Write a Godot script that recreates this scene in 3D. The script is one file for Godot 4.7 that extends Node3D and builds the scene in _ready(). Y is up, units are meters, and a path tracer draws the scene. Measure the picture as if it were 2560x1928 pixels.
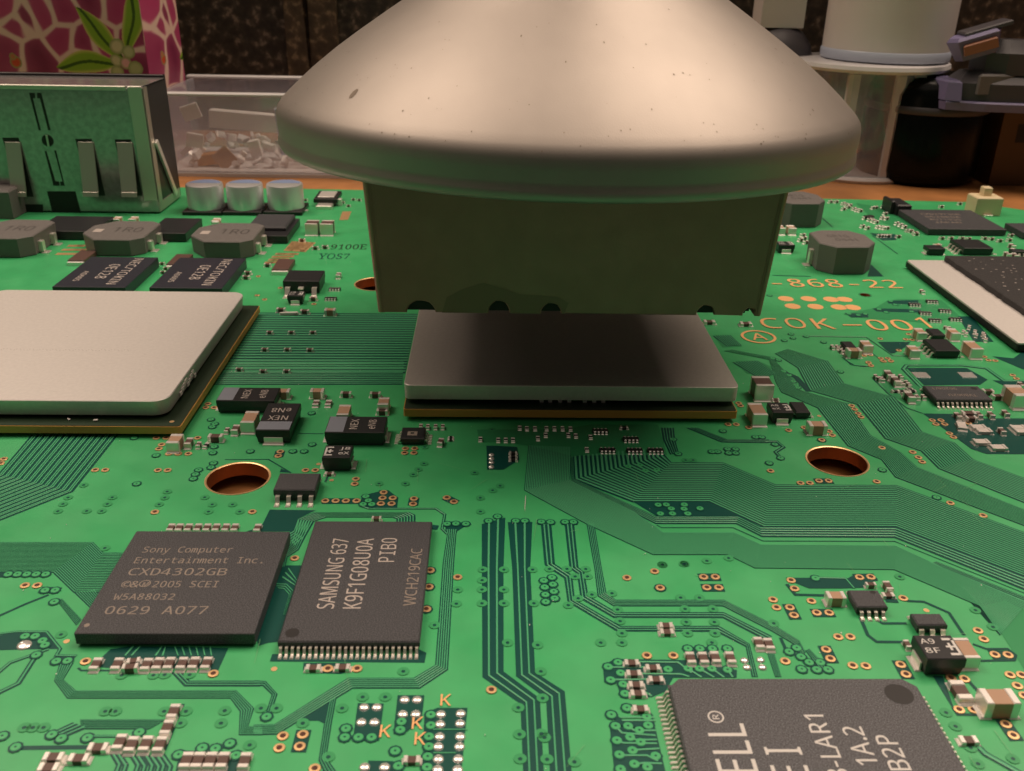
extends Node3D
# A games console circuit board on a workbench with a hot air nozzle held over its graphics processor.
# Board coordinates below are millimetres: x to the right, z towards the viewer, y up from the board's face, the origin under the nozzle.
const MM := 0.001

class B:
	var v := PackedVector3Array()
	var n := PackedVector3Array()
	var uv := PackedVector2Array()
	var xf := Transform3D()
	func tri(a: Vector3, b: Vector3, c: Vector3, hint: Vector3) -> void:
		a = xf * a; b = xf * b; c = xf * c
		hint = xf.basis * hint
		var m := ((b - a) * 16.0).cross((c - a) * 16.0)
		if m.dot(hint) < 0.0:
			var t := b
			b = c
			c = t
			m = -m
		m = m.normalized()
		v.append(a * MM); v.append(c * MM); v.append(b * MM)
		for k in 3: n.append(m)
	func quad(a: Vector3, b: Vector3, c: Vector3, d: Vector3, hint: Vector3) -> void:
		tri(a, b, c, hint)
		tri(a, c, d, hint)
	func smooth(p: Array, m: Array) -> void:
		var a: Vector3 = p[0]; var b: Vector3 = p[1]; var c: Vector3 = p[2]
		var na: Vector3 = m[0]; var nb: Vector3 = m[1]; var nc: Vector3 = m[2]
		if ((b - a) * 16.0).cross((c - a) * 16.0).dot(na + nb + nc) < 0.0:
			var t := b; b = c; c = t
			t = nb; nb = nc; nc = t
		v.append(xf * a * MM); v.append(xf * c * MM); v.append(xf * b * MM)
		n.append(xf.basis * na); n.append(xf.basis * nc); n.append(xf.basis * nb)
	func cap(poly: PackedVector2Array, y: float, up: float) -> void:
		var t := Geometry2D.triangulate_polygon(poly)
		for k in range(0, t.size(), 3):
			tri(Vector3(poly[t[k]].x, y, poly[t[k]].y), Vector3(poly[t[k + 1]].x, y, poly[t[k + 1]].y), Vector3(poly[t[k + 2]].x, y, poly[t[k + 2]].y), Vector3(0, up, 0))
	static func turned(poly: PackedVector2Array) -> PackedVector2Array:
		var a := 0.0
		for k in poly.size():
			a += poly[k].cross(poly[(k + 1) % poly.size()])
		if a < 0.0:
			poly = poly.duplicate()
			poly.reverse()
		return poly
	static func inset(poly: PackedVector2Array, d: float) -> PackedVector2Array:
		var o := PackedVector2Array()
		for k in poly.size():
			var a := (poly[k] - poly[(k + poly.size() - 1) % poly.size()]).normalized()
			var b := (poly[(k + 1) % poly.size()] - poly[k]).normalized()
			var na := Vector2(a.y, -a.x)
			var nb := Vector2(b.y, -b.x)
			var m := (na + nb)
			o.append(poly[k] - m * d / maxf(0.3, 1.0 + na.dot(nb)))
		return o
	func band(p: PackedVector2Array, y0: float, q: PackedVector2Array, y1: float) -> void:
		for k in p.size():
			var j := (k + 1) % p.size()
			var d := p[j] - p[k]
			quad(Vector3(p[k].x, y0, p[k].y), Vector3(p[j].x, y0, p[j].y), Vector3(q[j].x, y1, q[j].y), Vector3(q[k].x, y1, q[k].y), Vector3(d.y, 0.001, -d.x))
	# an upright block on a convex or concave outline; ch chamfers its top edge, low tapers its foot
	func prism(outline: PackedVector2Array, y0: float, y1: float, ch := 0.0, low := 0.0) -> void:
		var p := turned(outline)
		var f := inset(p, low) if low != 0.0 else p
		band(f, y0, p, y1 - ch)
		if ch > 0.0:
			var q := inset(p, ch)
			band(p, y1 - ch, q, y1)
			cap(q, y1, 1.0)
		else:
			cap(p, y1, 1.0)
		cap(f, y0, -1.0)
	func box(x: float, y0: float, z: float, sx: float, sy: float, sz: float, ch := 0.0, low := 0.0) -> void:
		prism(PackedVector2Array([Vector2(x - sx / 2, z - sz / 2), Vector2(x + sx / 2, z - sz / 2), Vector2(x + sx / 2, z + sz / 2), Vector2(x - sx / 2, z + sz / 2)]), y0, y0 + sy, ch, low)
	func disc(x: float, z: float, y: float, r: float, seg := 12, r2 := -1.0, y2 := 0.0) -> void:
		for k in seg:
			var a := TAU * k / seg
			var b := TAU * (k + 1) / seg
			var pa := Vector3(x + cos(a) * r, y, z + sin(a) * r)
			var pb := Vector3(x + cos(b) * r, y, z + sin(b) * r)
			if r2 < 0.0:
				tri(Vector3(x, y, z), pa, pb, Vector3.UP)
			else:
				quad(pa, pb, Vector3(x + cos(b) * r2, y2, z + sin(b) * r2), Vector3(x + cos(a) * r2, y2, z + sin(a) * r2), Vector3.UP)
	func lathe(prof: Array, x: float, z: float, seg: int, squash := 1.0) -> void:
		var ns := []
		for k in prof.size() - 1:
			var d: Vector2 = (prof[k + 1] - prof[k]).normalized()
			ns.append(Vector2(-d.y, d.x) * -1.0)
		for k in prof.size() - 1:
			var m0: Vector2 = ns[k]
			var m1: Vector2 = ns[k]
			if k > 0 and ns[k - 1].dot(ns[k]) > 0.75: m0 = (ns[k - 1] + ns[k]).normalized()
			if k < ns.size() - 1 and ns[k + 1].dot(ns[k]) > 0.75: m1 = (ns[k + 1] + ns[k]).normalized()
			var p: Vector2 = prof[k]
			var q: Vector2 = prof[k + 1]
			for s in seg:
				var a := TAU * s / seg
				var b := TAU * (s + 1) / seg
				var ca := Vector3(cos(a), 0, sin(a) * squash)
				var cb := Vector3(cos(b), 0, sin(b) * squash)
				var o := Vector3(x, 0, z)
				var A := o + ca * p.x + Vector3(0, p.y, 0)
				var C := o + cb * p.x + Vector3(0, p.y, 0)
				var D := o + cb * q.x + Vector3(0, q.y, 0)
				var E := o + ca * q.x + Vector3(0, q.y, 0)
				var na := (ca * m0.x + Vector3(0, m0.y, 0)).normalized()
				var nb := (cb * m0.x + Vector3(0, m0.y, 0)).normalized()
				var nd := (cb * m1.x + Vector3(0, m1.y, 0)).normalized()
				var ne := (ca * m1.x + Vector3(0, m1.y, 0)).normalized()
				if p.x > 0.0001: smooth([A, C, D], [na, nb, nd])
				if q.x > 0.0001: smooth([A, D, E], [na, nd, ne])
	# a bent strip of metal: points are (z, y), width along x
	func strip(pts: Array, x: float, w: float, th: float) -> void:
		for k in pts.size() - 1:
			var p: Vector2 = pts[k]
			var q: Vector2 = pts[k + 1]
			var d := (q - p).normalized()
			var m := Vector2(-d.y, d.x) * th / 2.0
			if m.y < 0.0: m = -m
			var c := [p + m, q + m, q - m, p - m]
			var hints := [Vector3(0, m.y, m.x), Vector3(0, d.y, d.x), Vector3(0, -m.y, -m.x), Vector3(0, -d.y, -d.x)]
			for e in 4:
				var a: Vector2 = c[e]
				var b: Vector2 = c[(e + 1) % 4]
				quad(Vector3(x - w / 2, a.y, a.x), Vector3(x - w / 2, b.y, b.x), Vector3(x + w / 2, b.y, b.x), Vector3(x + w / 2, a.y, a.x), hints[e])
			for s in [-1.0, 1.0]:
				quad(Vector3(x + s * w / 2, c[0].y, c[0].x), Vector3(x + s * w / 2, c[1].y, c[1].x), Vector3(x + s * w / 2, c[2].y, c[2].x), Vector3(x + s * w / 2, c[3].y, c[3].x), Vector3(s, 0, 0))
	func surface(into: ArrayMesh) -> void:
		var a := []
		a.resize(Mesh.ARRAY_MAX)
		a[Mesh.ARRAY_VERTEX] = v
		a[Mesh.ARRAY_NORMAL] = n
		if uv.size() == v.size(): a[Mesh.ARRAY_TEX_UV] = uv
		into.add_surface_from_arrays(Mesh.PRIMITIVE_TRIANGLES, a)
	func mesh() -> ArrayMesh:
		var m := ArrayMesh.new()
		surface(m)
		return m

var M := {}          # materials
var proto := {}      # one of each kind of component
var taken := {}
var board: Node3D
var lift := 0.0      # a hair of height added per copper shape, so that no two sheets share a plane

func v(x: float, z: float) -> Vector2:
	return Vector2(x, z)

func named(called: String, where: Node) -> String:
	var key := called + "@" + str(where.get_instance_id())
	taken[key] = taken.get(key, -1) + 1
	return called if taken[key] == 0 else "%s_%03d" % [called, taken[key]]

func part(called: String, shape: Mesh, material: Material, parent: Node, label := "", stuff := false) -> MeshInstance3D:
	var o := MeshInstance3D.new()
	o.mesh = shape
	o.name = named(called, parent)
	if material: o.material_override = material
	if label: o.set_meta("label", label)
	if stuff: o.set_meta("kind", "stuff")
	parent.add_child(o, true)
	return o

func group(called: String, parent: Node, x := 0.0, z := 0.0, y := 0.0, turn := 0.0, label := "") -> Node3D:
	var o := Node3D.new()
	o.name = named(called, parent)
	parent.add_child(o, true)
	o.position = Vector3(x, y, z) * MM
	o.rotation.y = deg_to_rad(turn)
	if label: o.set_meta("label", label)
	return o

func thing(called: String, label: String, category: String, x := 0.0, z := 0.0, y := 0.0, turn := 0.0, together := "") -> Node3D:
	var o := group(called, self, x, z, y, turn, label)
	o.set_meta("category", category)
	if together: o.set_meta("group", together)
	return o

func structure(called: String, shape: Mesh, material: Material) -> MeshInstance3D:
	var o := part(called, shape, material, self)
	o.set_meta("kind", "structure")
	return o

func lin(r: float, g: float, b: float) -> Color:
	return Color(r, g, b).linear_to_srgb()

func noise(seed_: int, freq: float, octaves := 3, kind := FastNoiseLite.TYPE_SIMPLEX_SMOOTH, ramp: Gradient = null, size := 512) -> NoiseTexture2D:
	var f := FastNoiseLite.new()
	f.seed = seed_
	f.frequency = freq
	f.noise_type = kind
	f.fractal_octaves = octaves
	var t := NoiseTexture2D.new()
	t.width = size
	t.height = size
	t.seamless = true
	t.noise = f
	if ramp: t.color_ramp = ramp
	return t

func ramp(stops: Array) -> Gradient:
	var g := Gradient.new()
	var o := PackedFloat32Array()
	var c := PackedColorArray()
	for s in stops:
		o.append(s[0])
		c.append(s[1])
	g.offsets = o
	g.colors = c
	return g

func mat(color: Color, rough: float, metal := 0.0, spec := 0.5) -> StandardMaterial3D:
	var m := StandardMaterial3D.new()
	m.albedo_color = color
	m.roughness = rough
	m.metallic = metal
	m.metallic_specular = spec
	return m

# grain: a colour ramp and a relief laid over a material in the object's own space, per millimetres
func grain(m: StandardMaterial3D, tex: Texture2D, mm: float, relief: Texture2D = null, height_mm := 0.0) -> StandardMaterial3D:
	m.uv1_triplanar = true
	m.uv1_scale = Vector3.ONE * (1000.0 / mm)
	if tex: m.albedo_texture = tex
	if relief:
		m.heightmap_enabled = true
		m.heightmap_texture = relief
		m.heightmap_scale = height_mm * 0.1
	return m

func tone(lo: float, hi: float) -> Gradient:
	return ramp([[0.15, Color(lo, lo, lo)], [0.85, Color(hi, hi, hi)]])

func materials() -> void:
	var fine := noise(3, 0.06, 3)
	var mottle := noise(5, 0.02, 4, FastNoiseLite.TYPE_SIMPLEX_SMOOTH, tone(0.95, 1.0))
	var speck := noise(8, 0.25, 2, FastNoiseLite.TYPE_SIMPLEX, tone(0.45, 1.0))
	M.mask = grain(mat(lin(0.045, 0.405, 0.14), 0.45, 0.0, 0.6), mottle, 60.0, fine, 0.0015)
	M.mask.roughness_texture = noise(15, 0.012, 5, FastNoiseLite.TYPE_SIMPLEX_SMOOTH, tone(0.72, 1.0))
	M.mask.roughness = 0.5
	M.scratch = mat(lin(0.16, 0.42, 0.2), 0.4)
	M.engraved = mat(lin(0.5, 0.47, 0.44), 0.6, 0.6)
	M.bed = mat(lin(0.003, 0.066, 0.054), 0.34)
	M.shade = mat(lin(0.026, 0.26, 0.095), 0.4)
	M.halo = mat(lin(0.035, 0.305, 0.108), 0.42)
	M.trace = mat(lin(0.07, 0.38, 0.18), 0.36, 0.0, 0.5)
	M.dim_trace = mat(lin(0.03, 0.2, 0.09), 0.3)
	M.laminate = mat(lin(0.42, 0.2, 0.07), 0.6)
	M.gold = mat(lin(0.95, 0.62, 0.32), 0.38, 0.75)
	M.copper_ink = mat(lin(0.85, 0.46, 0.2), 0.5, 0.2)
	M.copper = mat(lin(0.42, 0.15, 0.06), 0.42, 0.6)
	M.bore = mat(lin(0.07, 0.016, 0.006), 0.6)
	M.tin = mat(lin(0.88, 0.84, 0.8), 0.36, 0.6)
	M.solder = mat(lin(0.9, 0.88, 0.85), 0.25, 0.7)
	M.lead = mat(lin(0.88, 0.84, 0.77), 0.3, 0.7)
	M.brown = mat(lin(0.1, 0.055, 0.045), 0.45)
	M.tan = mat(lin(0.4, 0.25, 0.165), 0.45)
	M.ink_black = mat(lin(0.012, 0.012, 0.013), 0.35)
	M.chip = grain(mat(lin(0.092, 0.094, 0.108), 0.55), speck, 20.0, noise(12, 0.3, 2), 0.03)
	M.chip_smooth = grain(mat(lin(0.036, 0.037, 0.043), 0.4), speck, 9.0, noise(13, 0.2, 2), 0.008)
	M.chip_grey = grain(mat(lin(0.15, 0.153, 0.172), 0.58), speck, 20.0, noise(12, 0.3, 2), 0.03)
	M.navy = grain(mat(lin(0.05, 0.053, 0.078), 0.4), speck, 12.0)
	M.dimple = mat(lin(0.012, 0.011, 0.012), 0.5)
	M.faded = mat(lin(0.06, 0.055, 0.052), 0.6)
	M.print = mat(lin(0.42, 0.37, 0.34), 0.6)
	M.print_dim = mat(lin(0.24, 0.2, 0.17), 0.7)
	M.print_white = mat(lin(0.6, 0.58, 0.56), 0.55)
	M.band_grey = mat(lin(0.2, 0.22, 0.27), 0.5)
	M.lid = grain(mat(lin(0.72, 0.69, 0.665), 0.55, 0.7), noise(21, 0.05, 4, FastNoiseLite.TYPE_SIMPLEX_SMOOTH, tone(0.972, 1.0)), 20.0, noise(22, 0.4, 2), 0.0012)
	M.lid_dark = grain(mat(lin(0.72, 0.675, 0.64), 0.52, 0.7), noise(21, 0.05, 4, FastNoiseLite.TYPE_SIMPLEX_SMOOTH, tone(0.972, 1.0)), 20.0, noise(22, 0.4, 2), 0.0012)
	M.substrate = mat(lin(0.5, 0.25, 0.05), 0.5)
	M.substrate_top = mat(lin(0.012, 0.028, 0.012), 0.45)
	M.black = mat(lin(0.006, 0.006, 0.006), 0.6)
	M.ferrite = grain(mat(lin(0.27, 0.25, 0.24), 0.6), speck, 7.0, noise(12, 0.3, 2), 0.02)
	M.nozzle = grain(mat(lin(0.355, 0.318, 0.288), 0.52, 0.8), noise(31, 0.012, 4, FastNoiseLite.TYPE_SIMPLEX_SMOOTH, tone(0.975, 1.0)), 30.0, noise(32, 0.3, 2), 0.008)
	M.nozzle_box = grain(mat(lin(0.37, 0.2, 0.165), 0.48, 0.85), noise(31, 0.012, 4, FastNoiseLite.TYPE_SIMPLEX_SMOOTH, tone(0.95, 1.0)), 30.0, noise(32, 0.18, 3), 0.012)
	M.stain = mat(lin(0.27, 0.165, 0.13), 0.55, 0.8)
	M.pit = mat(lin(0.19, 0.15, 0.115), 0.6, 0.4)
	M.shell = grain(mat(lin(0.42, 0.4, 0.4), 0.18, 0.6), noise(41, 0.03, 5, FastNoiseLite.TYPE_SIMPLEX_SMOOTH, tone(0.88, 1.0)), 26.0, noise(42, 0.015, 3), 0.006)
	M.shell_matte = mat(lin(0.62, 0.58, 0.52), 0.42, 0.9)
	M.can = mat(lin(0.82, 0.83, 0.84), 0.38, 0.75)
	M.can_top = mat(lin(0.78, 0.78, 0.8), 0.35, 0.9)
	M.blue = mat(lin(0.2, 0.26, 0.42), 0.5)
	M.cream = mat(lin(0.72, 0.6, 0.38), 0.5)
	M.pad = grain(mat(lin(0.085, 0.08, 0.082), 0.9), speck, 9.0, noise(51, 0.08, 4), 0.25)
	M.table = grain(mat(lin(0.5, 0.22, 0.075), 0.45), noise(61, 0.01, 4, FastNoiseLite.TYPE_SIMPLEX_SMOOTH, tone(0.75, 1.0)), 160.0)
	var dark := noise(71, 0.035, 5, FastNoiseLite.TYPE_SIMPLEX, ramp([[0.0, lin(0.008, 0.007, 0.005)], [0.5, lin(0.026, 0.021, 0.014)], [0.7, lin(0.055, 0.044, 0.031)], [0.85, lin(0.15, 0.12, 0.09)]]))
	M.wall = grain(mat(Color.WHITE, 0.5), dark, 90.0)
	M.wall_strip = grain(mat(lin(1, 0.9, 0.75), 0.5), noise(72, 0.035, 5, FastNoiseLite.TYPE_SIMPLEX, ramp([[0.0, lin(0.03, 0.022, 0.013)], [0.55, lin(0.055, 0.042, 0.026)], [0.85, lin(0.18, 0.145, 0.1)]])), 90.0)
	M.white_plastic = mat(lin(0.6, 0.55, 0.52), 0.4)
	M.white_rim = mat(lin(0.42, 0.46, 0.56), 0.4)
	M.cloudy = mat(lin(0.62, 0.6, 0.6), 0.35)
	M.jar_black = mat(lin(0.003, 0.004, 0.004), 0.2, 0.0, 0.25)
	M.amber = mat(lin(0.075, 0.035, 0.006), 0.4)
	M.lilac = mat(lin(0.16, 0.14, 0.27), 0.5)
	M.slate = mat(lin(0.055, 0.05, 0.058), 0.5)
	M.rust = mat(lin(0.26, 0.1, 0.05), 0.55)
	var g := mat(Color(0.9, 0.9, 0.95, 0.22), 0.06)
	g.transparency = BaseMaterial3D.TRANSPARENCY_ALPHA
	M.clear = g
	M.paper = mat(lin(0.75, 0.7, 0.68), 0.6)

# ---------- copper on the board ----------
var beds := B.new()
var shades := B.new()
var lines := B.new()
var dim_lines := B.new()
var ink := B.new()

func clearing(pts: Array, into: B = beds) -> void:
	lift += 0.0002
	into.cap(PackedVector2Array(pts), 0.008 + lift, 1.0)

# the strip between two polylines
func between(a: Array, c: Array, into: B, y0: float, y1: float, e := 0.3) -> void:
	for k in a.size() - 1:
		var p: Vector2 = a[k]; var q: Vector2 = a[k + 1]; var r: Vector2 = c[k + 1]; var s: Vector2 = c[k]
		if y1 <= y0:
			into.quad(Vector3(p.x, y0, p.y), Vector3(q.x, y0, q.y), Vector3(r.x, y0, r.y), Vector3(s.x, y0, s.y), Vector3.UP)
			continue
		var p1 := p.lerp(s, e); var s1 := s.lerp(p, e); var q1 := q.lerp(r, e); var r1 := r.lerp(q, e)
		into.quad(Vector3(p1.x, y1, p1.y), Vector3(q1.x, y1, q1.y), Vector3(r1.x, y1, r1.y), Vector3(s1.x, y1, s1.y), Vector3.UP)
		into.quad(Vector3(p.x, y0, p.y), Vector3(q.x, y0, q.y), Vector3(q1.x, y1, q1.y), Vector3(p1.x, y1, p1.y), Vector3.UP)
		into.quad(Vector3(s.x, y0, s.y), Vector3(r.x, y0, r.y), Vector3(r1.x, y1, r1.y), Vector3(s1.x, y1, s1.y), Vector3.UP)

# count parallel traces between two outer polylines, on a cleared bed; pairs sets them two by two
func bundle(a: Array, c: Array, count: int, fill := 0.5, pairs := false, bed := true, into: B = null) -> void:
	if bed:
		lift += 0.0002
		var k := 0.5 / count
		var a2 := []
		var c2 := []
		for i in a.size():
			a2.append(a[i] + (a[i] - c[i]) * k * 0.6)
			c2.append(c[i] + (c[i] - a[i]) * k * 0.6)
		between(a2, c2, beds, 0.008 + lift, 0.0)
	lift += 0.0001
	for i in count:
		var t := (i + 0.5) / count
		if pairs: t += (0.16 if i % 2 == 0 else -0.16) / count
		var h := fill * 0.5 / count
		var l := []
		var r := []
		for j in a.size():
			l.append(a[j].lerp(c[j], t - h))
			r.append(a[j].lerp(c[j], t + h))
		between(l, r, into if into else lines, 0.045 + lift, 0.064 + lift, 0.3 if count <= 6 else 0.12)

func side(pts: Array, w: float) -> Array:
	var l := []
	var r := []
	for k in pts.size():
		var a: Vector2 = (pts[k] - pts[maxi(k - 1, 0)]).normalized()
		var b: Vector2 = (pts[mini(k + 1, pts.size() - 1)] - pts[k]).normalized()
		if k == 0: a = b
		if k == pts.size() - 1: b = a
		var m := (Vector2(-a.y, a.x) + Vector2(-b.y, b.x)) / maxf(0.4, 1.0 + a.dot(b))
		l.append(pts[k] + m * w / 2)
		r.append(pts[k] - m * w / 2)
	return [l, r]

# one trace in a cleared bed
func trace(pts: Array, w := 0.14, bed_w := 0.42) -> void:
	lift += 0.0002
	if bed_w > 0.0:
		var s := side(pts, bed_w)
		between(s[0], s[1], beds, 0.008 + lift, 0.0)
	var t := side(pts, w)
	between(t[0], t[1], lines, 0.045 + lift, 0.064 + lift)

# a dark gap in the pour without a trace
func gap(pts: Array, w := 0.3) -> void:
	lift += 0.0002
	var s := side(pts, w)
	between(s[0], s[1], beds, 0.008 + lift, 0.0)

func via_shape(ring: float, hole: float, clear_: float) -> ArrayMesh:
	var m := ArrayMesh.new()
	var b := B.new()
	b.disc(0, 0, 0.062, ring, 16, hole, 0.07)
	b.disc(0, 0, 0.03, ring + 0.03, 16, ring, 0.062)
	b.surface(m)
	var c := B.new()
	c.disc(0, 0, 0.066, hole, 12)
	c.surface(m)
	if clear_ > 0.0:
		var d := B.new()
		d.disc(0, 0, 0.026, clear_, 8)
		d.surface(m)
	return m

func vias(kind: String, at: Array) -> void:
	for p in at:
		var o := part("via" if kind.begins_with("gold") else "covered_via", proto[kind][0], null, board)
		for k in proto[kind][0].get_surface_count():
			o.set_surface_override_material(k, proto[kind][k + 1])
		o.position = Vector3(p.x, 0.045, p.y) * MM

func solder_dots(at: Array, r := 0.42) -> void:
	for p in at:
		var o := part("solder_pad", proto["dot"], M.solder, board)
		o.position = Vector3(p.x, 0.0, p.y) * MM
		o.scale = Vector3(r / 0.42, 1, r / 0.42)

# ---------- components ----------
func put(kind: String, at: Array, turn := 0.0, size := 1.0) -> Node3D:
	var made: Node3D
	for p in at:
		made = proto[kind].duplicate()
		made.name = named(proto[kind].name, board)
		board.add_child(made, true)
		made.position = Vector3(p.x, 0.0, p.y) * MM
		made.rotation.y = deg_to_rad(turn)
		made.scale = Vector3.ONE * size
	return made

func keep(kind: String, o: Node3D) -> void:
	proto[kind] = o

func two_pole(kind: String, called: String, l: float, w: float, h: float, body: Material, t := 0.22) -> void:
	var o := Node3D.new()
	o.name = called
	var b := B.new()
	b.box(0, 0.05, 0, l * (1.0 - 2 * t) + 0.02, h - 0.07, w * 0.96, 0.03)
	part("body", b.mesh(), body, o)
	for s in [-1.0, 1.0]:
		var e := B.new()
		e.box(s * l * (0.5 - t / 2), 0.04, 0, l * t, h, w, 0.05)
		e.box(s * (l * 0.5 - l * t * 0.3), 0.0, 0, l * t * 1.6, 0.16, w * 1.08, 0.1)
		part("terminal", e.mesh(), M.tin, o)
	keep(kind, o)

func gull(l: float, h: float, w: float, th := 0.12) -> ArrayMesh:
	var b := B.new()
	b.strip([v(-0.1, h), v(l * 0.28, h), v(l * 0.5, 0.12), v(l, 0.1)], 0, w, th)
	b.box(0, 0.0, l * 0.8, w * 1.25, 0.09, l * 0.55, 0.04)
	return b.mesh()

# an IC body with gull-wing leads: rows are [side turn, count, pitch, offset of the lead's root from the centre]
func ic(called: String, x: float, z: float, sx: float, sz: float, h: float, rows: Array, lead_l: float, lead_w: float, body: Material, label := "", turn := 0.0, cut := 0.0) -> Node3D:
	var o := group(called, board, x, z, 0, turn, label)
	var b := B.new()
	var m := h * 0.52
	b.box(0, 0.1, 0, sx - 0.1, m - 0.1, sz - 0.1, 0.0, 0.08)
	if cut > 0.0:
		b.prism(PackedVector2Array([v(-sx / 2 + cut, -sz / 2), v(sx / 2 - cut, -sz / 2), v(sx / 2, -sz / 2 + cut), v(sx / 2, sz / 2 - cut), v(sx / 2 - cut, sz / 2), v(-sx / 2 + cut, sz / 2), v(-sx / 2, sz / 2 - cut), v(-sx / 2, -sz / 2 + cut)]), m, h, 0.1)
	else:
		b.box(0, m, 0, sx, h - m, sz, 0.12, 0.0)
	part("body", b.mesh(), body, o)
	var g := gull(lead_l, m, lead_w)
	for r in rows:
		for k in r[1]:
			var off: float = (k - (r[1] - 1) / 2.0) * r[2]
			var e := part("lead", g, M.lead, o)
			e.rotation.y = deg_to_rad(r[0])
			e.position = (Basis(Vector3.UP, deg_to_rad(r[0])) * Vector3(off, 0, r[3])) * MM
	return o

var fonts := {}
func font(kind: String) -> Font:
	if not fonts.has(kind):
		var f := SystemFont.new()
		f.font_names = PackedStringArray([kind])
		fonts[kind] = f
	return fonts[kind]

# lettering lying on a face at height y, from the start to the end of its baseline (board millimetres)
func text(parent: Node3D, words: String, from: Vector2, to: Vector2, cap_h: float, y: float, m: Material, kind := "Droid Sans", called := "marking", slant := 0.0, bold := 0.0) -> void:
	var t := TextMesh.new()
	t.text = words
	t.font = font(kind)
	t.font_size = 48
	t.pixel_size = 0.02
	t.depth = 0.2
	t.curve_step = 2.0
	t.horizontal_alignment = HORIZONTAL_ALIGNMENT_LEFT
	t.vertical_alignment = VERTICAL_ALIGNMENT_BOTTOM
	var box := t.get_aabb()
	if box.size.x <= 0.0: return
	var h := TextMesh.new()
	h.text = "H"
	h.font = t.font
	h.font_size = 48
	h.pixel_size = 0.02
	h.vertical_alignment = VERTICAL_ALIGNMENT_BOTTOM
	var hb := h.get_aabb()
	var d := to - from
	var sx := d.length() / box.size.x
	var sy := cap_h / hb.size.y
	d = d.normalized()
	var up := v(d.y, -d.x)
	var skew := up + d * slant
	var o := part(called, t, m, parent)
	var basis_ := Basis(Vector3(d.x, 0, d.y) * sx, Vector3(skew.x, 0, skew.y) * sy, Vector3(0, 0.05, 0))
	var start := Vector3(from.x, y, from.y) - basis_ * Vector3(box.position.x, hb.position.y, -0.1)
	o.transform = Transform3D(Basis(basis_.x * MM, basis_.y * MM, basis_.z * MM), start * MM)
	if parent != board:
		o.transform = parent.transform.affine_inverse() * o.transform

func rounded(x0: float, z0: float, x1: float, z1: float, r: float, seg := 5) -> PackedVector2Array:
	var o := PackedVector2Array()
	for c in [[x1 - r, z1 - r, 0.0], [x0 + r, z1 - r, 90.0], [x0 + r, z0 + r, 180.0], [x1 - r, z0 + r, 270.0]]:
		for k in seg + 1:
			var a := deg_to_rad(c[2] + 90.0 * k / seg)
			o.append(v(c[0] + cos(a) * r, c[1] + sin(a) * r))
	return o

func slab(outline: PackedVector2Array, y0: float, y1: float, ch := 0.0, low := 0.0) -> ArrayMesh:
	var b := B.new()
	b.prism(outline, y0, y1, ch, low)
	return b.mesh()

func block(x0: float, x1: float, y0: float, y1: float, z0: float, z1: float, ch := 0.0) -> ArrayMesh:
	var b := B.new()
	b.box((x0 + x1) / 2, y0, (z0 + z1) / 2, x1 - x0, y1 - y0, z1 - z0, ch)
	return b.mesh()

func turned_shape(prof: Array, x: float, z: float, seg := 48) -> ArrayMesh:
	var b := B.new()
	b.lathe(prof, x, z, seg)
	return b.mesh()

func _ready() -> void:
	view_and_light()
	materials()
	setting()
	make_board()
	copper()
	parts_kinds()
	big_parts()
	small_parts()
	lettering()
	hot_air_nozzle()
	behind()
	debris()

func view_and_light() -> void:
	var cam := Camera3D.new()
	cam.name = "camera"
	var at := CameraAttributesPhysical.new()
	at.frustum_focal_length = 42.11
	at.frustum_focus_distance = 0.114
	at.exposure_aperture = 128.0
	at.frustum_near = 0.005
	at.frustum_far = 20.0
	cam.attributes = at
	cam.fov = 45.123
	cam.near = 0.005
	cam.far = 20.0
	cam.transform = Transform3D(Basis(Vector3(0.99966, 0.01754, 0.01937), Vector3(-0.0077, 0.90611, -0.42298), Vector3(-0.02497, 0.42269, 0.90593)), Vector3(-10.5, 54.236, 126.7) * MM)
	add_child(cam)
	cam.current = true
	var e := Environment.new()
	e.background_mode = Environment.BG_COLOR
	e.background_color = lin(0.05, 0.042, 0.036)
	e.tonemap_mode = Environment.TONE_MAPPER_LINEAR
	e.tonemap_exposure = 1.0
	e.sdfgi_enabled = true
	e.ssao_enabled = true
	e.ssil_enabled = true
	var w := WorldEnvironment.new()
	w.name = "surroundings"
	w.environment = e
	add_child(w)
	# two warm fittings over the bench, a little behind the nozzle, and the ceiling's even glow
	for s in [[-0.46, 0.78, -0.2, 0.59, 0.56], [0.36, 0.78, -0.16, 0.64, 0.56], [0.0, 1.6, 0.35, 0.34, 1.6]]:
		var l := AreaLight3D.new()
		l.name = "bench_lamp" if s[4] < 1.0 else "ceiling_glow"
		l.area_size = Vector2(s[4], s[4] * 0.8)
		l.light_color = lin(1.0, 0.79, 0.62)
		l.light_energy = s[3]
		l.shadow_enabled = true
		add_child(l, true)
		l.look_at_from_position(Vector3(s[0], s[1], s[2]), Vector3(0, 0, 0.0), Vector3.FORWARD)

# ---------- setting ----------
func setting() -> void:
	var t := B.new()
	t.box(10, -23.0, -56.5, 700, 20.0, 307, 1.0)
	structure("table", t.mesh(), M.table)
	var w := B.new()
	w.box(0, -23, -212, 900, 420, 20)
	var wall := structure("wall", w.mesh(), M.wall)
	for x in [v(-78.06,39.04), v(-73.21,39.12)]:
		part("stone_strip", block(x.x, x.x + (9.0 if x.x < -89 else 12.0), -3, 300, -202.5, -199.2, 0.5), M.wall_strip, wall)

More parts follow.
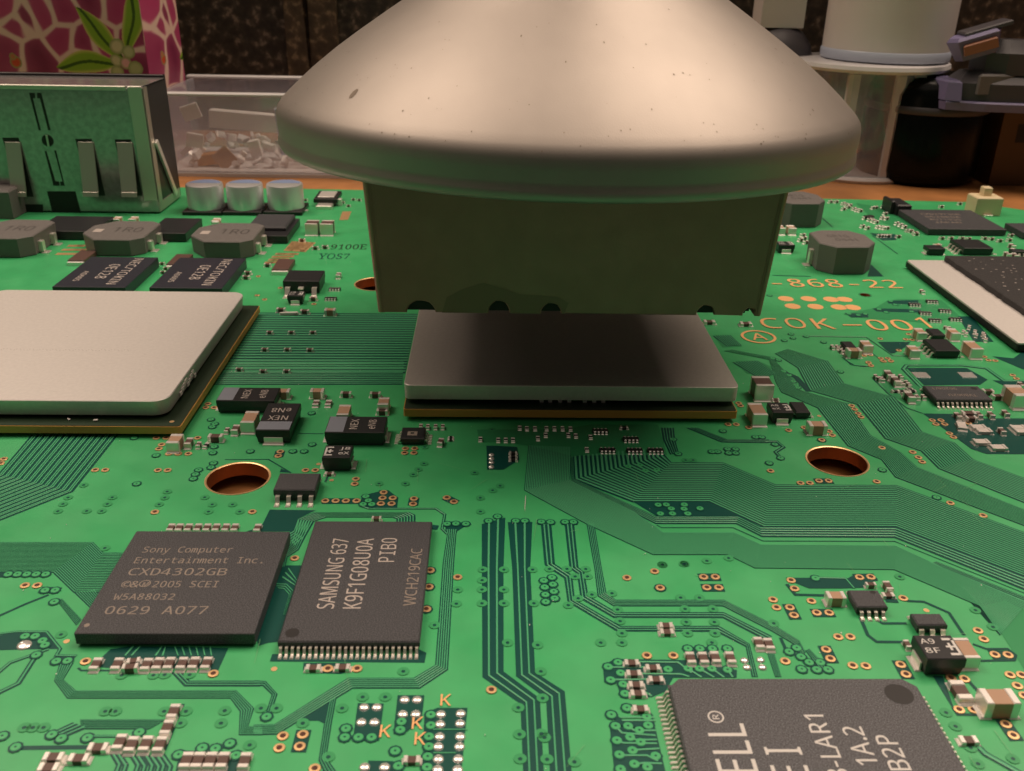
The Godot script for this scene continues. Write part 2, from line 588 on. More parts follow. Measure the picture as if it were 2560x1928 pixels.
# ---------- the board ----------
func sheet(holes: Array, rects: Array, y: float, b: B, up: float) -> void:
	for h in holes:
		var c: Vector2 = h[0]
		var s: float = h[1] + 1.0
		var hr := Rect2(c - Vector2.ONE * s, Vector2.ONE * s * 2)
		var next := []
		for r in rects:
			if not r.intersects(hr):
				next.append(r)
				continue
			var cut: Rect2 = r.intersection(hr)
			for q in [Rect2(r.position.x, r.position.y, cut.position.x - r.position.x, r.size.y), Rect2(cut.end.x, r.position.y, r.end.x - cut.end.x, r.size.y), Rect2(cut.position.x, r.position.y, cut.size.x, cut.position.y - r.position.y), Rect2(cut.position.x, cut.end.y, cut.size.x, r.end.y - cut.end.y)]:
				if q.size.x > 0.001 and q.size.y > 0.001: next.append(q)
		rects = next
		for k in 48:
			var a := TAU * k / 48
			var e := TAU * (k + 1) / 48
			var da := Vector2(cos(a), sin(a))
			var de := Vector2(cos(e), sin(e))
			var oa := c + da * (s / maxf(absf(da.x), absf(da.y)))
			var oe := c + de * (s / maxf(absf(de.x), absf(de.y)))
			var ia: Vector2 = c + da * h[1]
			var ie: Vector2 = c + de * h[1]
			b.quad(Vector3(ia.x, y, ia.y), Vector3(ie.x, y, ie.y), Vector3(oe.x, y, oe.y), Vector3(oa.x, y, oa.y), Vector3(0, up, 0))
	for r in rects:
		if r.size.x > 0.001 and r.size.y > 0.001:
			b.quad(Vector3(r.position.x, y, r.position.y), Vector3(r.end.x, y, r.position.y), Vector3(r.end.x, y, r.end.y), Vector3(r.position.x, y, r.end.y), Vector3(0, up, 0))

func make_board() -> void:
	board = thing("circuit_board", "large green circuit board crowded with chips, lying on the bench under the nozzle", "circuit board")
	var holes := [[v(-38.7,35.73), 3.45], [v(31.09,31.05), 3.5], [v(-31.0, -32.1), 3.55], [v(56.5, -28.9), 0.95]]
	var outline := PackedVector2Array([v(-230, 94), v(128, 94), v(128, -89), v(118.5, -92.2), v(109, -99.6), v(72, -101.2), v(-57, -104.5), v(-230, -104.5)])
	var top := B.new()
	sheet(holes, [Rect2(-230, -89, 358, 183)], 0.0, top, 1.0)
	top.cap(PackedVector2Array([v(-230, -89), v(128, -89), v(118.5, -92.2), v(109, -99.6), v(72, -101.2), v(-57, -104.5), v(-230, -104.5)]), 0.0, 1.0)
	part("solder_mask", top.mesh(), M.mask, board)
	var core := B.new()
	var o := B.turned(outline)
	core.band(o, -1.6, o, 0.0)
	sheet(holes, [Rect2(-230, -89, 358, 183)], -1.6, core, -1.0)
	core.cap(PackedVector2Array([v(-230, -89), v(128, -89), v(118.5, -92.2), v(109, -99.6), v(72, -101.2), v(-57, -104.5), v(-230, -104.5)]), -1.6, -1.0)
	part("laminate", core.mesh(), M.laminate, board)
	for h in holes:
		var b := B.new()
		var r: float = h[1]
		b.lathe([v(r + 0.2, 0.012), v(r + 0.18, 0.06), v(r + 0.02, 0.06), v(r - 0.06, 0.0)], h[0].x, h[0].y, 48)
		var rim := part("hole_rim", b.mesh(), M.gold if r > 1.0 else M.shade, board)
		var c := B.new()
		c.lathe([v(r - 0.06, 0.0), v(r - 0.06, -1.6)], h[0].x, h[0].y, 48)
		part("plated_bore", c.mesh(), M.copper, rim)

func copper() -> void:
	# between the processor and the graphics chip
	bundle([v(-50.96,-16.81), v(-22.33,-16.89)], [v(-51.32,7.01), v(-22.35,6.44)], 24, 0.5)
	bundle([v(-48.26,2.43), v(-22.93,1.89)], [v(-48.15,10.8), v(-22.43,10.33)], 14, 0.5)
	gap([v(-36.69,-8.1), v(-25.37,-8.04)], 0.5)
	gap([v(-47.4,-7.98), v(-38.86,-8.19)], 0.3)
	gap([v(-35.93,-1.44), v(-26.28,-1.3)], 0.45)
	gap([v(-42.93,-1.29), v(-37.98,-1.4)], 0.3)
	gap([v(-38.06,6.19), v(-24.69,5.93)], 0.45)
	gap([v(-54.56,6.55), v(-33.86,6.14)], 0.3)
	# under the processor, left edge
	bundle([v(-66.03,25.73), v(-65.59,35.12), v(-71.15,42.29)], [v(-55.82,25.59), v(-55.93,38.82), v(-62.65,46.32)], 26, 0.46, true)
	clearing([v(-62.07,36.32), v(-61.99,33.83), v(-61.45,34.1), v(-61.41,36.71)])
	clearing([v(-61.94,30.49), v(-62.38,27.9), v(-61.8,27.89), v(-61.38,30.63)])
	bundle([v(-60.98,48.44), v(-50.02,48.38), v(-48.3,50.18), v(-46.07,50.17)], [v(-58.58,53.32), v(-51.82,53.36), v(-48.66,56.38), v(-46.27,56.37)], 24, 0.5)
	bundle([v(-48.51,56.47), v(-46.17,58.71)], [v(-46.87,56), v(-46.21,56.83)], 8, 0.45)
	bundle([v(-49.4,57.29), v(-46.44,60.26)], [v(-49.42,57.89), v(-46.55,61.02)], 5, 0.45)
	clearing([v(-47.75,50.86), v(-46.05,51.06), v(-45.92,52.28), v(-47.58,52.29)])
	clearing([v(-57.04,53.37), v(-52.18,53.35), v(-51.87,53.93), v(-56.64,54.2)])
	gap([v(-53.95,59.85), v(-52.32,58.11), v(-50.78,56.75)], 0.3)
	gap([v(-51.9,56.02), v(-50.02,56.14)], 0.95)
	# lower left
	clearing([v(-52.72,62.43), v(-51.14,61.94), v(-48.83,61.93), v(-46.76,64.08), v(-48.27,64.09), v(-51.86,64.24)])
	trace([v(-52.82,62.22), v(-51.37,61.89), v(-48.79,61.9), v(-46.7,64.08), v(-46.68,64.89), v(-44.98,64.93)], 0.12, 0.34)
	clearing([v(-46.66,64.93), v(-45,64.93), v(-45.1,65.84), v(-46.52,65.76)])
	bundle([v(-44.93,65.76), v(-44.93,67.74), v(-43.42,69.01), v(-30.66,68.98), v(-28.81,70.92), v(-28.79,72.83), v(-27.7,72.84)], [v(-45.94,65.91), v(-45.57,67.88), v(-43.72,69.83), v(-30.88,69.84), v(-29.75,71.25), v(-29.26,73.66), v(-27.51,73.66)], 5, 0.5)
	trace([v(-48.35,64.86), v(-48.34,68.16), v(-49.52,69.35)], 0.16, 0.5)
	trace([v(-47.65,64.09), v(-50.11,65.77), v(-50.63,67.24)], 0.14, 0.4)
	bundle([v(-35.8,66.8), v(-34.7,67.93), v(-28.99,67.93)], [v(-36.44,66.87), v(-34.9,68.45), v(-28.87,68.46)], 2, 0.4)
	bundle([v(-29.41,67.89), v(-28.53,67.96), v(-27.3,69.37), v(-27.35,71.72)], [v(-29.28,68.46), v(-28.63,68.41), v(-27.66,69.44), v(-27.7,71.72)], 2, 0.4)
	clearing([v(-42.46,64.08), v(-42.75,64.85), v(-42.95,66.21), v(-41.98,66.36), v(-36.5,66.51), v(-33.84,66.51), v(-32.72,67.24), v(-32.55,63.92), v(-40.86,63.69)])
	bundle([v(-41.21,64.93), v(-40.95,63.73)], [v(-40.17,64.93), v(-39.79,63.73)], 2, 0.3, false, false)
	bundle([v(-38.71,64.93), v(-38.36,63.73)], [v(-37.51,64.93), v(-37.78,63.73)], 2, 0.3, false, false)
	bundle([v(-36.78,64.93), v(-37.47,63.73)], [v(-33.44,64.92), v(-33.87,63.73)], 6, 0.2, false, false)
	gap([v(-44.28,66.36), v(-43.89,66.68), v(-41.3,66.68)], 0.2)
	bundle([v(-41.83,72.12), v(-35.24,72.13)], [v(-41.37,73.04), v(-36.18,73.05)], 5, 0.4)
	bundle([v(-42.19,72.4), v(-43.24,73.28)], [v(-41.04,72.91), v(-42.42,73.9)], 3, 0.4)
	gap([v(-45.23,74.89), v(-40.02,74.82)], 0.42)
	trace([v(-40.42,73.78), v(-38.27,73.79)], 0.12, 0.3)
	for q in [v(-38.16,75.36), v(-36.77,75.42), v(-35.74,75.48), v(-34.91,75.49)]:
		trace([q, q + v(0.9, 1.1), q + v(1.0, 2.4)], 0.14, 0.45)
		trace([q + v(0.45, 0.1), q + v(1.4, 1.2), q + v(1.5, 2.4)], 0.14, 0.45)
	clearing([v(-33.28,75.14), v(-27.96,75.39), v(-27.92,77.47), v(-32.94,77.45)])
	clearing([v(-34.89,74.41), v(-34.79,70.45), v(-34.3,70.45), v(-34.29,75.13), v(-35.4,75.13)])
	# round the boot flash and the south bridge
	bundle([v(-18.16,44.51), v(-18.26,43.2), v(-18.9,42.65), v(-28.88,42.73), v(-30.46,44.13), v(-30.45,46.21), v(-30.87,46.67)], [v(-19.98,44.52), v(-20.04,43.93), v(-20.46,43.63), v(-27.54,43.68), v(-28.71,44.47), v(-29.1,47.33), v(-29.89,49.08)], 6, 0.42)
	bundle([v(-28.99,44.35), v(-29.05,46.88), v(-29.32,49.51), v(-30.18,50.77), v(-30.09,52.41)], [v(-30.41,44.36), v(-30.28,46.44), v(-30.23,48.65), v(-30.99,50.36), v(-30.81,52.41)], 5, 0.4)
	clearing([v(-30.87,52.15), v(-28.46,52.14), v(-28.26,63.12), v(-29.29,63.28), v(-30.06,63.68), v(-30.51,62.64)])
	bundle([v(-30.53,54.9), v(-29.34,54.99), v(-28.57,55.94), v(-28.58,59.62)], [v(-29.98,55.85), v(-29.5,55.94), v(-28.87,56.77), v(-28.81,59.62)], 3, 0.35, false, false)
	bundle([v(-29.62,52.35), v(-28.53,54.32)], [v(-30.06,54.32), v(-28.55,55.47)], 3, 0.3, false, false)
	clearing([v(-33.73,42.23), v(-28.82,42.31), v(-30.48,44.01), v(-30.42,46.33), v(-35.25,46.36), v(-33.91,45.55)])
	gap([v(-36.29,31.37), v(-32.99,34.5)], 0.18)
	clearing([v(-34.29,34.38), v(-34.32,33.53), v(-32.92,34.5)])
	gap([v(-33.93,24.97), v(-30.86,24.99)], 0.16)
	gap([v(-41.24,31.58), v(-36.27,31.46)], 0.16)
	gap([v(-28.76,36.53), v(-28.7,35.16)], 0.25)
	clearing([v(-24.3,39.26), v(-23.65,39), v(-22.02,38.2), v(-20.44,39.61), v(-20.24,41.75), v(-23.31,41.78), v(-24.31,41.29)])
	trace([v(-24.01,41.54), v(-23.22,41.95), v(-16.08,41.89), v(-15.07,43.06), v(-15.23,45.77), v(-14.67,46.67)], 0.12, 0.34)
	clearing([v(-15.04,44.25), v(-12.34,44.7), v(-13.78,46.33), v(-14.81,46.34)])
	for g in [[v(-28.45,40.5), v(-24.48,40.46)], [v(-18.55,39.73), v(-18.6,41.32)], [v(-15.18,39.62), v(-13.92,40.7)], [v(-35.24,29.41), v(-35.18,30.92)]]: gap(g, 1.15)
	clearing([v(-22.57,38.2), v(-21.54,38.19), v(-20.29,39.74), v(-20.25,41.63), v(-22.39,41.65)])
	# the five lines that leave between the vias and run round the flash chip
	bundle([v(-14.81,45.88), v(-14.63,46.79), v(-14.82,51.67), v(-14.76,66.05), v(-16.47,67.6), v(-21.84,67.6), v(-26.79,72.63), v(-28.4,72.68)], [v(-13.67,45.87), v(-13.77,46.78), v(-13.82,51.66), v(-13.77,66.58), v(-15.93,68.72), v(-21.36,68.72), v(-26.41,73.59), v(-28.18,73.64)], 5, 0.5)
	bundle([v(-22.99,69.99), v(-22.97,72.69), v(-22.8,76.11), v(-22.08,77.49)], [v(-22.53,69.78), v(-22.47,72.69), v(-22.34,75.88), v(-21.39,77.26)], 3, 0.42)
	clearing([v(-25.14,72.24), v(-22.8,69.92), v(-22.71,72.69), v(-23.5,72.24)])
	gap([v(-28.68,65.15), v(-15.85,65.3)], 0.9)
	clearing([v(-16.36,64.06), v(-15.64,64.53), v(-15.72,65.75), v(-16.35,65.75)])
	clearing([v(-25.84,65.76), v(-21.89,65.76), v(-21.95,66.8), v(-22.52,67.09), v(-24.18,67.02), v(-24.55,66.65), v(-25.73,66.65)])
	gap([v(-15.91,45.08), v(-16.06,45.89)], 0.7)
	# long upright lines
	bundle([v(-10.84,44.69), v(-10.8,52.44), v(-10.64,67.39), v(-7.61,70.41), v(-7.6,77.76)], [v(-8.93,43.73), v(-9.18,52.43), v(-9.29,66.87), v(-6.39,69.94), v(-6.44,77.77)], 2, 0.22)
	bundle([v(-8.11,44.44), v(-7.89,52.42), v(-7.88,67.31), v(-5.53,69.8), v(-5.65,77.77)], [v(-6.12,44.42), v(-6.53,52.42), v(-6.65,66.95), v(-4.33,69.18), v(-4.41,77.77)], 2, 0.22)
	bundle([v(-4.82,44.88), v(-4.8,51.88), v(-4.69,52.13), v(-3.05,54.02), v(-3,57.61), v(1.05,61.69), v(4.71,61.68)], [v(-3.97,44.88), v(-4,51.88), v(-4.17,51.62), v(-2.42,53.62), v(-2.45,57.33), v(1.38,61.1), v(4.81,61.09)], 2, 0.35)
	bundle([v(-2.33,44.87), v(-2.41,52.4), v(-2.28,52.62), v(-1.76,53.32), v(-1.76,57.14), v(0.94,59.82), v(10.86,59.83), v(14.37,63.23)], [v(-1.55,44.86), v(-1.72,52.4), v(-1.82,52.22), v(-1.2,53.02), v(-1.15,56.77), v(1.24,59.2), v(11.07,59.18), v(14.59,62.45)], 2, 0.35)
	bundle([v(-0.08,44.61), v(-0.04,52.39), v(-0.16,56.77), v(1.13,58.23), v(11.23,58.2), v(14.8,61.66), v(16.45,63.63), v(16.47,64.82)], [v(0.64,44.61), v(0.6,52.39), v(0.62,56.3), v(1.41,57.37), v(11.49,57.34), v(15.06,60.73), v(16.86,62.98), v(16.95,64.5)], 4, 0.42)
	bundle([v(6.1,61.68), v(9.88,61.72), v(12,63.71), v(11.59,67.46)], [v(6.21,61.09), v(10.19,61.08), v(12.35,63.39), v(12,67.46)], 2, 0.35)
	bundle([v(13.71,63.23), v(13.52,67.46)], [v(14.26,63.23), v(13.99,67.46)], 4, 0.42)
	bundle([v(17.05,64.19), v(17.56,66.65)], [v(17.42,64.03), v(18.24,66.5)], 3, 0.4)
	gap([v(15.33,62.58), v(15.37,64.35)], 0.3)
	for g in [v(-7.56,44.36), v(-6.6,44.36), v(-4.87,44.51), v(-3.91,44.5), v(-2.37,44.49), v(-1.49,44.48)]: gap([g - v(0.42, 0), g + v(0.42, 0)], 0.9)
	# the big bundle that sweeps right from under the graphics chip
	bundle([v(10.61,27.92), v(10.5,29.93), v(11.08,31.75), v(17.25,31.68), v(22.11,36.66), v(36,36.66), v(46.04,46.28)], [v(-0.4,30.36), v(-0.67,35.65), v(5.38,40.36), v(13.78,40.29), v(18.49,45.14), v(32.59,45.04), v(42.06,53.79)], 21, 0.5)
	bundle([v(-0.4,30.36), v(-0.67,35.65), v(7.38,43.27), v(16.31,43.2), v(18.08,45.19), v(32.48,45.21), v(41.98,53.93)], [v(-0.81,30.36), v(-1.01,35.98), v(7.17,44.61), v(15.72,44.55), v(17.82,46.92), v(31.68,46.99), v(40.97,55.84)], 4, 0.4)
	clearing([v(5.48,40.46), v(13.73,40.39), v(16.42,43.06), v(7.47,43.13)])
	clearing([v(7.02,30.12), v(10.25,30.08), v(10.29,33.33), v(8.52,34.35), v(7.57,33.93), v(6.42,33.37), v(5.44,32.52)])
	gap([v(7.57,45.38), v(15.21,45.33), v(17.73,47.75), v(31.38,47.73), v(40.67,56.41)], 0.14)
	gap([v(7.59,45.26), v(7.25,44.91)], 0.14)
	bundle([v(-0.52,28.05), v(-1.23,35.84), v(5.34,42.61), v(7.68,46.3), v(15.12,46.25), v(17.36,48.41), v(31.14,48.51), v(34.06,51.84), v(40,57.66)], [v(-5.59,27.8), v(-6.44,38.05), v(-0.22,44.66), v(6.02,50.2), v(13.5,50.16), v(15.69,52.38), v(29.4,52.58), v(35.24,58.22), v(35.11,62.22)], 26, 0.7)
	bundle([v(34.15,51.22), v(40.35,57.01)], [v(33.44,51.54), v(39.95,57.75)], 3, 0.4)
	clearing([v(35.19,58.31), v(38.06,57.3), v(39.33,58.93), v(34.92,67.25), v(35.45,60.87)], shades)
	# right of the graphics chip
	bundle([v(25.1,-2.44), v(31.17,0.75), v(29.98,8.53), v(29.81,12.1), v(33.32,16.83), v(33.68,27.31), v(36.57,30.68), v(36.61,34.77), v(46.72,44.99)], [v(26.45,-2.92), v(31.81,-0.2), v(32.61,7.42), v(32.52,11.16), v(37.85,15.4), v(37.49,24.49), v(39.57,28.87), v(40.07,32.43), v(48.37,41.87)], 13, 0.52)
	bundle([v(32.71,-1.71), v(34.61,3.66), v(33.94,11.38), v(39.05,15.61), v(39.09,25.36), v(42.32,28.53), v(42.61,32.75), v(49.14,40.43)], [v(35.17,-3.48), v(39.79,1.04), v(39.48,8.98), v(44.96,13.34), v(44.46,23.49), v(47.33,26.33), v(47.68,30.56), v(51.93,35.17)], 14, 0.52)
	gap([v(32,5.05), v(33.34,6.98), v(33.74,11.75)], 0.9)
	clearing([v(24.94,-9.02), v(27.71,-9.08), v(28.39,-4.34), v(25.23,-3.81)], shades)
	clearing([v(25.99,1.33), v(29.23,1.03), v(30.97,3.51), v(29.15,6.19), v(26.54,5.81)], shades)
	bundle([v(25.5,1.8), v(28.15,7.93)], [v(29.17,1.26), v(30.72,5.73)], 9, 0.5)
	bundle([v(24.83,-8.53), v(26.05,-4.29)], [v(27.47,-8.83), v(28.33,-4.8)], 7, 0.5)
	clearing([v(36.08,25.17), v(36.99,25.06), v(39.22,28.97), v(38.39,29.9), v(35.9,26.32)])
	gap([v(38.28,15.39), v(38.19,19.83)], 0.16)
	bundle([v(11.45,22.83), v(11.16,25.99), v(11.35,29.76)], [v(12.89,22.81), v(12.48,25.98), v(12.37,29.14)], 4, 0.3)
	bundle([v(14.64,22.79), v(18.26,26.55), v(24.12,26.63)], [v(15.92,22.77), v(19.03,25.89), v(24.34,25.82)], 3, 0.3)
	gap([v(22.46,25.26), v(23.8,25.24)], 0.95)
	gap([v(16.33,29.03), v(17.47,29.02)], 0.95)
	trace([v(23.74,26.31), v(25.15,26.3), v(25.59,27.73), v(24.24,29), v(24.49,30.52)], 0.14, 0.5)
	# upper right
	trace([v(39.13,-8.87), v(49.23,-8.62), v(50.55,-1.21), v(54.21,-1.07)], 0.12, 0.3)
	clearing([v(50.35,-6.72), v(55.53,-6.84), v(54.2,-4.93), v(51.09,-2.11), v(50.37,-2.1)])
	gap([v(42.57,-0.59), v(42.91,2.42), v(44.89,3.14)], 0.2)
	gap([v(47.67,-2.49), v(47.99,-0.05)], 0.16)
	trace([v(50.08,10.65), v(50.13,3.8), v(51.15,2.42), v(59.45,2.25), v(62.67,3.32), v(63.06,7.7), v(66.53,7.63)], 0.3, 0.7)
	clearing([v(50.78,3.33), v(59.77,3.15), v(60.9,7.31), v(58.98,9.04), v(50.79,9.4)])
	clearing([v(61.53,7.52), v(66.53,7.63), v(64.97,10.59), v(62.75,10.42)])
	clearing([v(46.85,18.25), v(52.31,18.35), v(52.89,19.61), v(60.24,19.5), v(55.12,29.15), v(50.04,29.15), v(48.78,27.91)])
	clearing([v(45.2,6.32), v(48.85,5.81), v(50.08,10.65), v(49.14,13.27), v(47.54,15.81), v(46.08,15.65), v(44.56,12.16)], shades)
	gap([v(44.33,7.2), v(44.56,12.16), v(45.35,16.6), v(46.85,18.25)], 0.2)
	gap([v(42.7,0.51), v(43.28,2.58), v(45.73,2.98)], 0.2)
	clearing([v(59.29,-25.89), v(61.73,-26.86), v(69.21,-26.48), v(68.8,-18.43), v(62.2,-15.03), v(58.73,-16), v(50.71,-17.4), v(49.11,-19), v(55.56,-21.98)], shades)
	clearing([v(59.29,-25.89), v(65.03,-26.35), v(64.02,-23.96), v(58.91,-24.4)])
	clearing([v(55.15,-21.97), v(63.45,-21.63), v(62.92,-19.93), v(55.31,-20.28)])
	clearing([v(49.51,-19.56), v(53.29,-19.11), v(52.88,-17.46), v(49.92,-17.38)])
	clearing([v(68.4,-18.42), v(70.8,-18.48), v(68.93,-7.16), v(65.76,-7.08)])
	clearing([v(64.32,-47.06), v(63.93,-39.52), v(60.8,-39.41)])
	clearing([v(72.56,-69.79), v(77.91,-69.1), v(76.35,-64.54), v(73.13,-63.97)], beds)
	gap([v(66.11,-82.16), v(65.86,-74.2)], 0.3)
	gap([v(72.38,-67.95), v(72.51,-54.32)], 0.25)
	gap([v(42.78,-39.49), v(49.89,-39.04)], 0.35)
	clearing([v(79.25,-97.01), v(84.48,-92.71), v(86.99,-88.43), v(85.32,-68.5), v(81.28,-71.09), v(77.91,-82.72)], shades)
	clearing([v(65.83,-1.31), v(68.72,-0.6), v(74.71,-6.31), v(68.87,4.6), v(67.83,3.17)])
	# lower right
	clearing([v(18.26,53.93), v(20.94,53.92), v(24.32,54), v(25.14,53.41), v(26.99,53.4), v(27.21,54.09), v(25.25,55.46), v(23.3,55.56), v(20.06,55.57), v(18.94,54.71)])
	trace([v(21.08,53.88), v(24.08,54.01), v(24.38,55.56)], 0.14, 0.3)
	gap([v(18.1,54.91), v(18.46,56.52), v(21.38,56.64)], 0.35)
	gap([v(28.66,57.42), v(30.25,57.54), v(31.9,59.13), v(31.85,62.22)], 0.3)
	gap([v(24.81,60.11), v(25.18,60.63), v(27.35,60.62)], 0.3)
	gap([v(23.42,59.85), v(23.22,62.23), v(23.68,63.09), v(26.21,63.13)], 0.32)
	gap([v(26.69,57.33), v(27.83,57.42)], 0.6)
	clearing([v(26.82,67.32), v(27.67,67.32), v(26.83,71.47), v(26.82,70.39)])
	gap([v(32.09,63.37), v(32.99,64.01), v(34.87,64.01), v(35.18,64.8), v(34.69,65.43), v(31.72,65.51)], 0.25)
	gap([v(29.58,67.98), v(29.94,69.83)], 0.3)
	gap([v(26.87,70.93), v(26.94,71.67), v(29.73,71.72)], 0.25)
	trace([v(26.83,74.44), v(27.2,75.66), v(29.27,77.89)], 0.3, 0.6)
	for g in [[v(19.6,59.19), v(20.8,59.19)], [v(17.36,58.36), v(17.41,59.66)], [v(33.42,64.76), v(34.52,64.8)], [v(24.64,65.92), v(24.62,67.25)], [v(18.85,64.06), v(18.86,65.36)], [v(30.25,72.66), v(30.29,73.95)], [v(10.28,53.87), v(11.51,53.86)], [v(10.24,55.51), v(11.49,55.51)], [v(-24.45,73.63), v(-24.46,74.92)], [v(27.33,35.75), v(28.53,35.74)], [v(25.44,53.86), v(26.66,53.8)]]: gap([g[0] + (g[0] - g[1]).normalized() * 0.45, g[1] + (g[1] - g[0]).normalized() * 0.45], 1.15)
	# left of the network chip
	clearing([v(-0.24,65.75), v(0.34,65.29), v(6.5,65.44), v(10.48,66.65), v(10.26,67.54), v(4.95,67.54), v(4.06,69.11), v(2.84,69.74), v(0.31,69.81), v(0.21,68.11), v(-0.82,68.11), v(-0.75,66.5)])
	clearing([v(-0.92,72.61), v(2.39,72.61), v(2.6,73.13), v(2.67,77.8), v(-1.11,77.79)])
	clearing([v(6.59,63.8), v(9.31,63.8), v(9.21,66.2), v(6.46,66.2)])
	clearing([v(9.96,63.8), v(10.73,63.79), v(10.58,66.2), v(9.74,66.2)])
	gap([v(-0.71,71.63), v(0.08,72.41), v(2.62,72.42)], 0.5)
	gap([v(0.46,70.96), v(1.45,70.97)], 0.8)
	for p in [[v(-0.04,66.32), v(2.85,66.32)], [v(2.42,65.67), v(5.7,65.72), v(6.61,67.02)], [v(2.42,67.1), v(5.65,67.13), v(6.32,67.46)], [v(-0.06,67.8), v(2.84,67.75)], [v(2.32,69.18), v(2.85,69.67)], [v(0.03,71.96), v(2.69,71.96)], [v(0.09,72.28), v(2.74,72.29)], [v(-0.47,72.86), v(-0.07,73.56), v(2.49,73.82)], [v(0.5,72.87), v(0.93,73.31), v(2.57,73.32)], [v(-0.55,74.31), v(-0.1,74.56), v(2.46,74.62)], [v(0.5,74), v(0.89,74.25), v(2.52,74.25)], [v(-0.53,75.7), v(-0.16,75.76), v(1.52,75.77), v(2.28,76.3)], [v(0.51,75.29), v(0.85,75.23), v(2.57,75.11)], [v(0.47,76.59), v(1.23,76.48), v(2.52,76.54)], [v(-0.61,77.05), v(-0.11,77.45), v(2.16,77.57)], [v(6.4,66.5), v(7.34,67.54)], [v(7.35,66.5), v(8.39,67.54)], [v(8.4,66.5), v(9.22,67.54)], [v(9.69,66.65), v(9.95,67.54)]]: trace(p, 0.16, 0.0)
	# solder-bead test pads at the bottom
	clearing([v(-20.7,70.4), v(-18.65,70.44), v(-18.6,74.27), v(-20.58,74.26)])
	clearing([v(-17.62,69.54), v(-15.49,69.54), v(-15.53,72.32), v(-16.55,73.34), v(-16.81,73.71), v(-17.58,73.59)])
	clearing([v(-14.39,70.94), v(-12,70.95), v(-12.31,77.75), v(-15.11,77.74), v(-15.35,71.41)])
	trace([v(-14.39,70.9), v(-12.01,70.91)], 0.1, 0.0)
	trace([v(-14.56,73.19), v(-11.97,73.2)], 0.1, 0.0)
	trace([v(-14.43,75.49), v(-12.75,75.49)], 0.1, 0.0)
	clearing([v(-19.17,76.18), v(-17.33,76.24), v(-17.27,77.73), v(-19.07,77.72)])
	# crowded strip in front of the graphics chip
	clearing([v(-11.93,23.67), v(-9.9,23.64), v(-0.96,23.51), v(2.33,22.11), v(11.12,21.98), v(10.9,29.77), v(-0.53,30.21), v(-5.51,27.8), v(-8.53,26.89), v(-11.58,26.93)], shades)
	clearing([v(-10.74,27.87), v(-9.45,27.85), v(-7.03,28.14), v(-6.81,31.18), v(-8.75,33.54), v(-10.63,33.56)])
	part("mask_clearing", beds.mesh(), M.bed, board, "", true)
	part("dark_pour", shades.mesh(), M.shade, board, "", true)
	part("copper_trace", lines.mesh(), M.trace, board, "", true)
	# the coarse copper lattice by the coils
	var mesh_ := B.new()
	for k in 9:
		for j in 5:
			var p: Vector2 = v(-50.91,-52.2).lerp(v(-47.15,-51.68), k / 8.0).lerp(v(-50.62,-57.68).lerp(v(-46.37,-57.15), k / 8.0), j / 4.0)
			mesh_.box(p.x, 0.01, p.y, 0.75, 0.03, 1.3)
	for k in 8:
		for j in 4:
			var p: Vector2 = v(-52.92,-43.83).lerp(v(-50.12,-44.55), k / 7.0).lerp(v(-52.08,-49.53).lerp(v(-48.31,-49.67), k / 7.0), j / 3.0)
			mesh_.box(p.x, 0.01, p.y, 0.75, 0.03, 1.3)
	for k in 8:
		for j in 3:
			var p: Vector2 = v(-93.82,-47.97).lerp(v(-88.6,-48.17), k / 7.0).lerp(v(-93.84,-53.42).lerp(v(-91.16,-53.53), k / 7.0), j / 2.0)
			mesh_.box(p.x, 0.01, p.y, 0.7, 0.03, 1.4)
	part("pad_lattice", mesh_.mesh(), M.gold, board, "", true)
	# wear: hairline scratches and dust on the lacquer
	var rng := RandomNumberGenerator.new()
	rng.seed = 31
	var worn := B.new()
	for k in 46:
		var p := v(rng.randf_range(-48, 48), rng.randf_range(30, 90))
		var a := rng.randf_range(0.0, PI) if k % 3 else 1.5
		var d := v(cos(a), sin(a)) * rng.randf_range(0.6, 4.5)
		var w := d.normalized().orthogonal() * rng.randf_range(0.012, 0.03)
		worn.quad(Vector3(p.x - w.x, 0.1, p.y - w.y), Vector3(p.x + w.x, 0.1, p.y + w.y), Vector3(p.x + d.x + w.x * 0.4, 0.1, p.y + d.y + w.y * 0.4), Vector3(p.x + d.x - w.x * 0.4, 0.1, p.y + d.y - w.y * 0.4), Vector3.UP)
	part("scratch", worn.mesh(), M.scratch, board, "", true)
	var dust := B.new()
	for k in 420:
		var r := rng.randf_range(0.025, 0.07)
		dust.box(rng.randf_range(-95, 110), 0.06, rng.randf_range(-80, 92), r, 0.05, r * rng.randf_range(0.7, 2.4))
	part("dust", dust.mesh(), M.paper, board, "", true)
	# vias
	proto["gold"] = [via_shape(0.42, 0.23, 0.0), M.gold, M.bore]
	proto["gold_ringed"] = [via_shape(0.42, 0.23, 0.62), M.gold, M.bore, M.bed]
	proto["covered"] = [via_shape(0.36, 0.1, 0.56), M.mask, M.bed, M.bed]
	var fm := ArrayMesh.new()
	var fh := B.new()
	fh.disc(0, 0, 0.02, 0.5, 14)
	fh.surface(fm)
	var fd := B.new()
	fd.disc(0, 0.03, 0.026, 0.17, 10)
	fd.surface(fm)
	proto["faint"] = [fm, M.halo, M.bed]
	var d := B.new()
	d.lathe([v(0.42, 0.03), v(0.4, 0.1), v(0.3, 0.19), v(0.14, 0.24), v(0.0, 0.25)], 0, 0, 14)
	proto["dot"] = d.mesh()
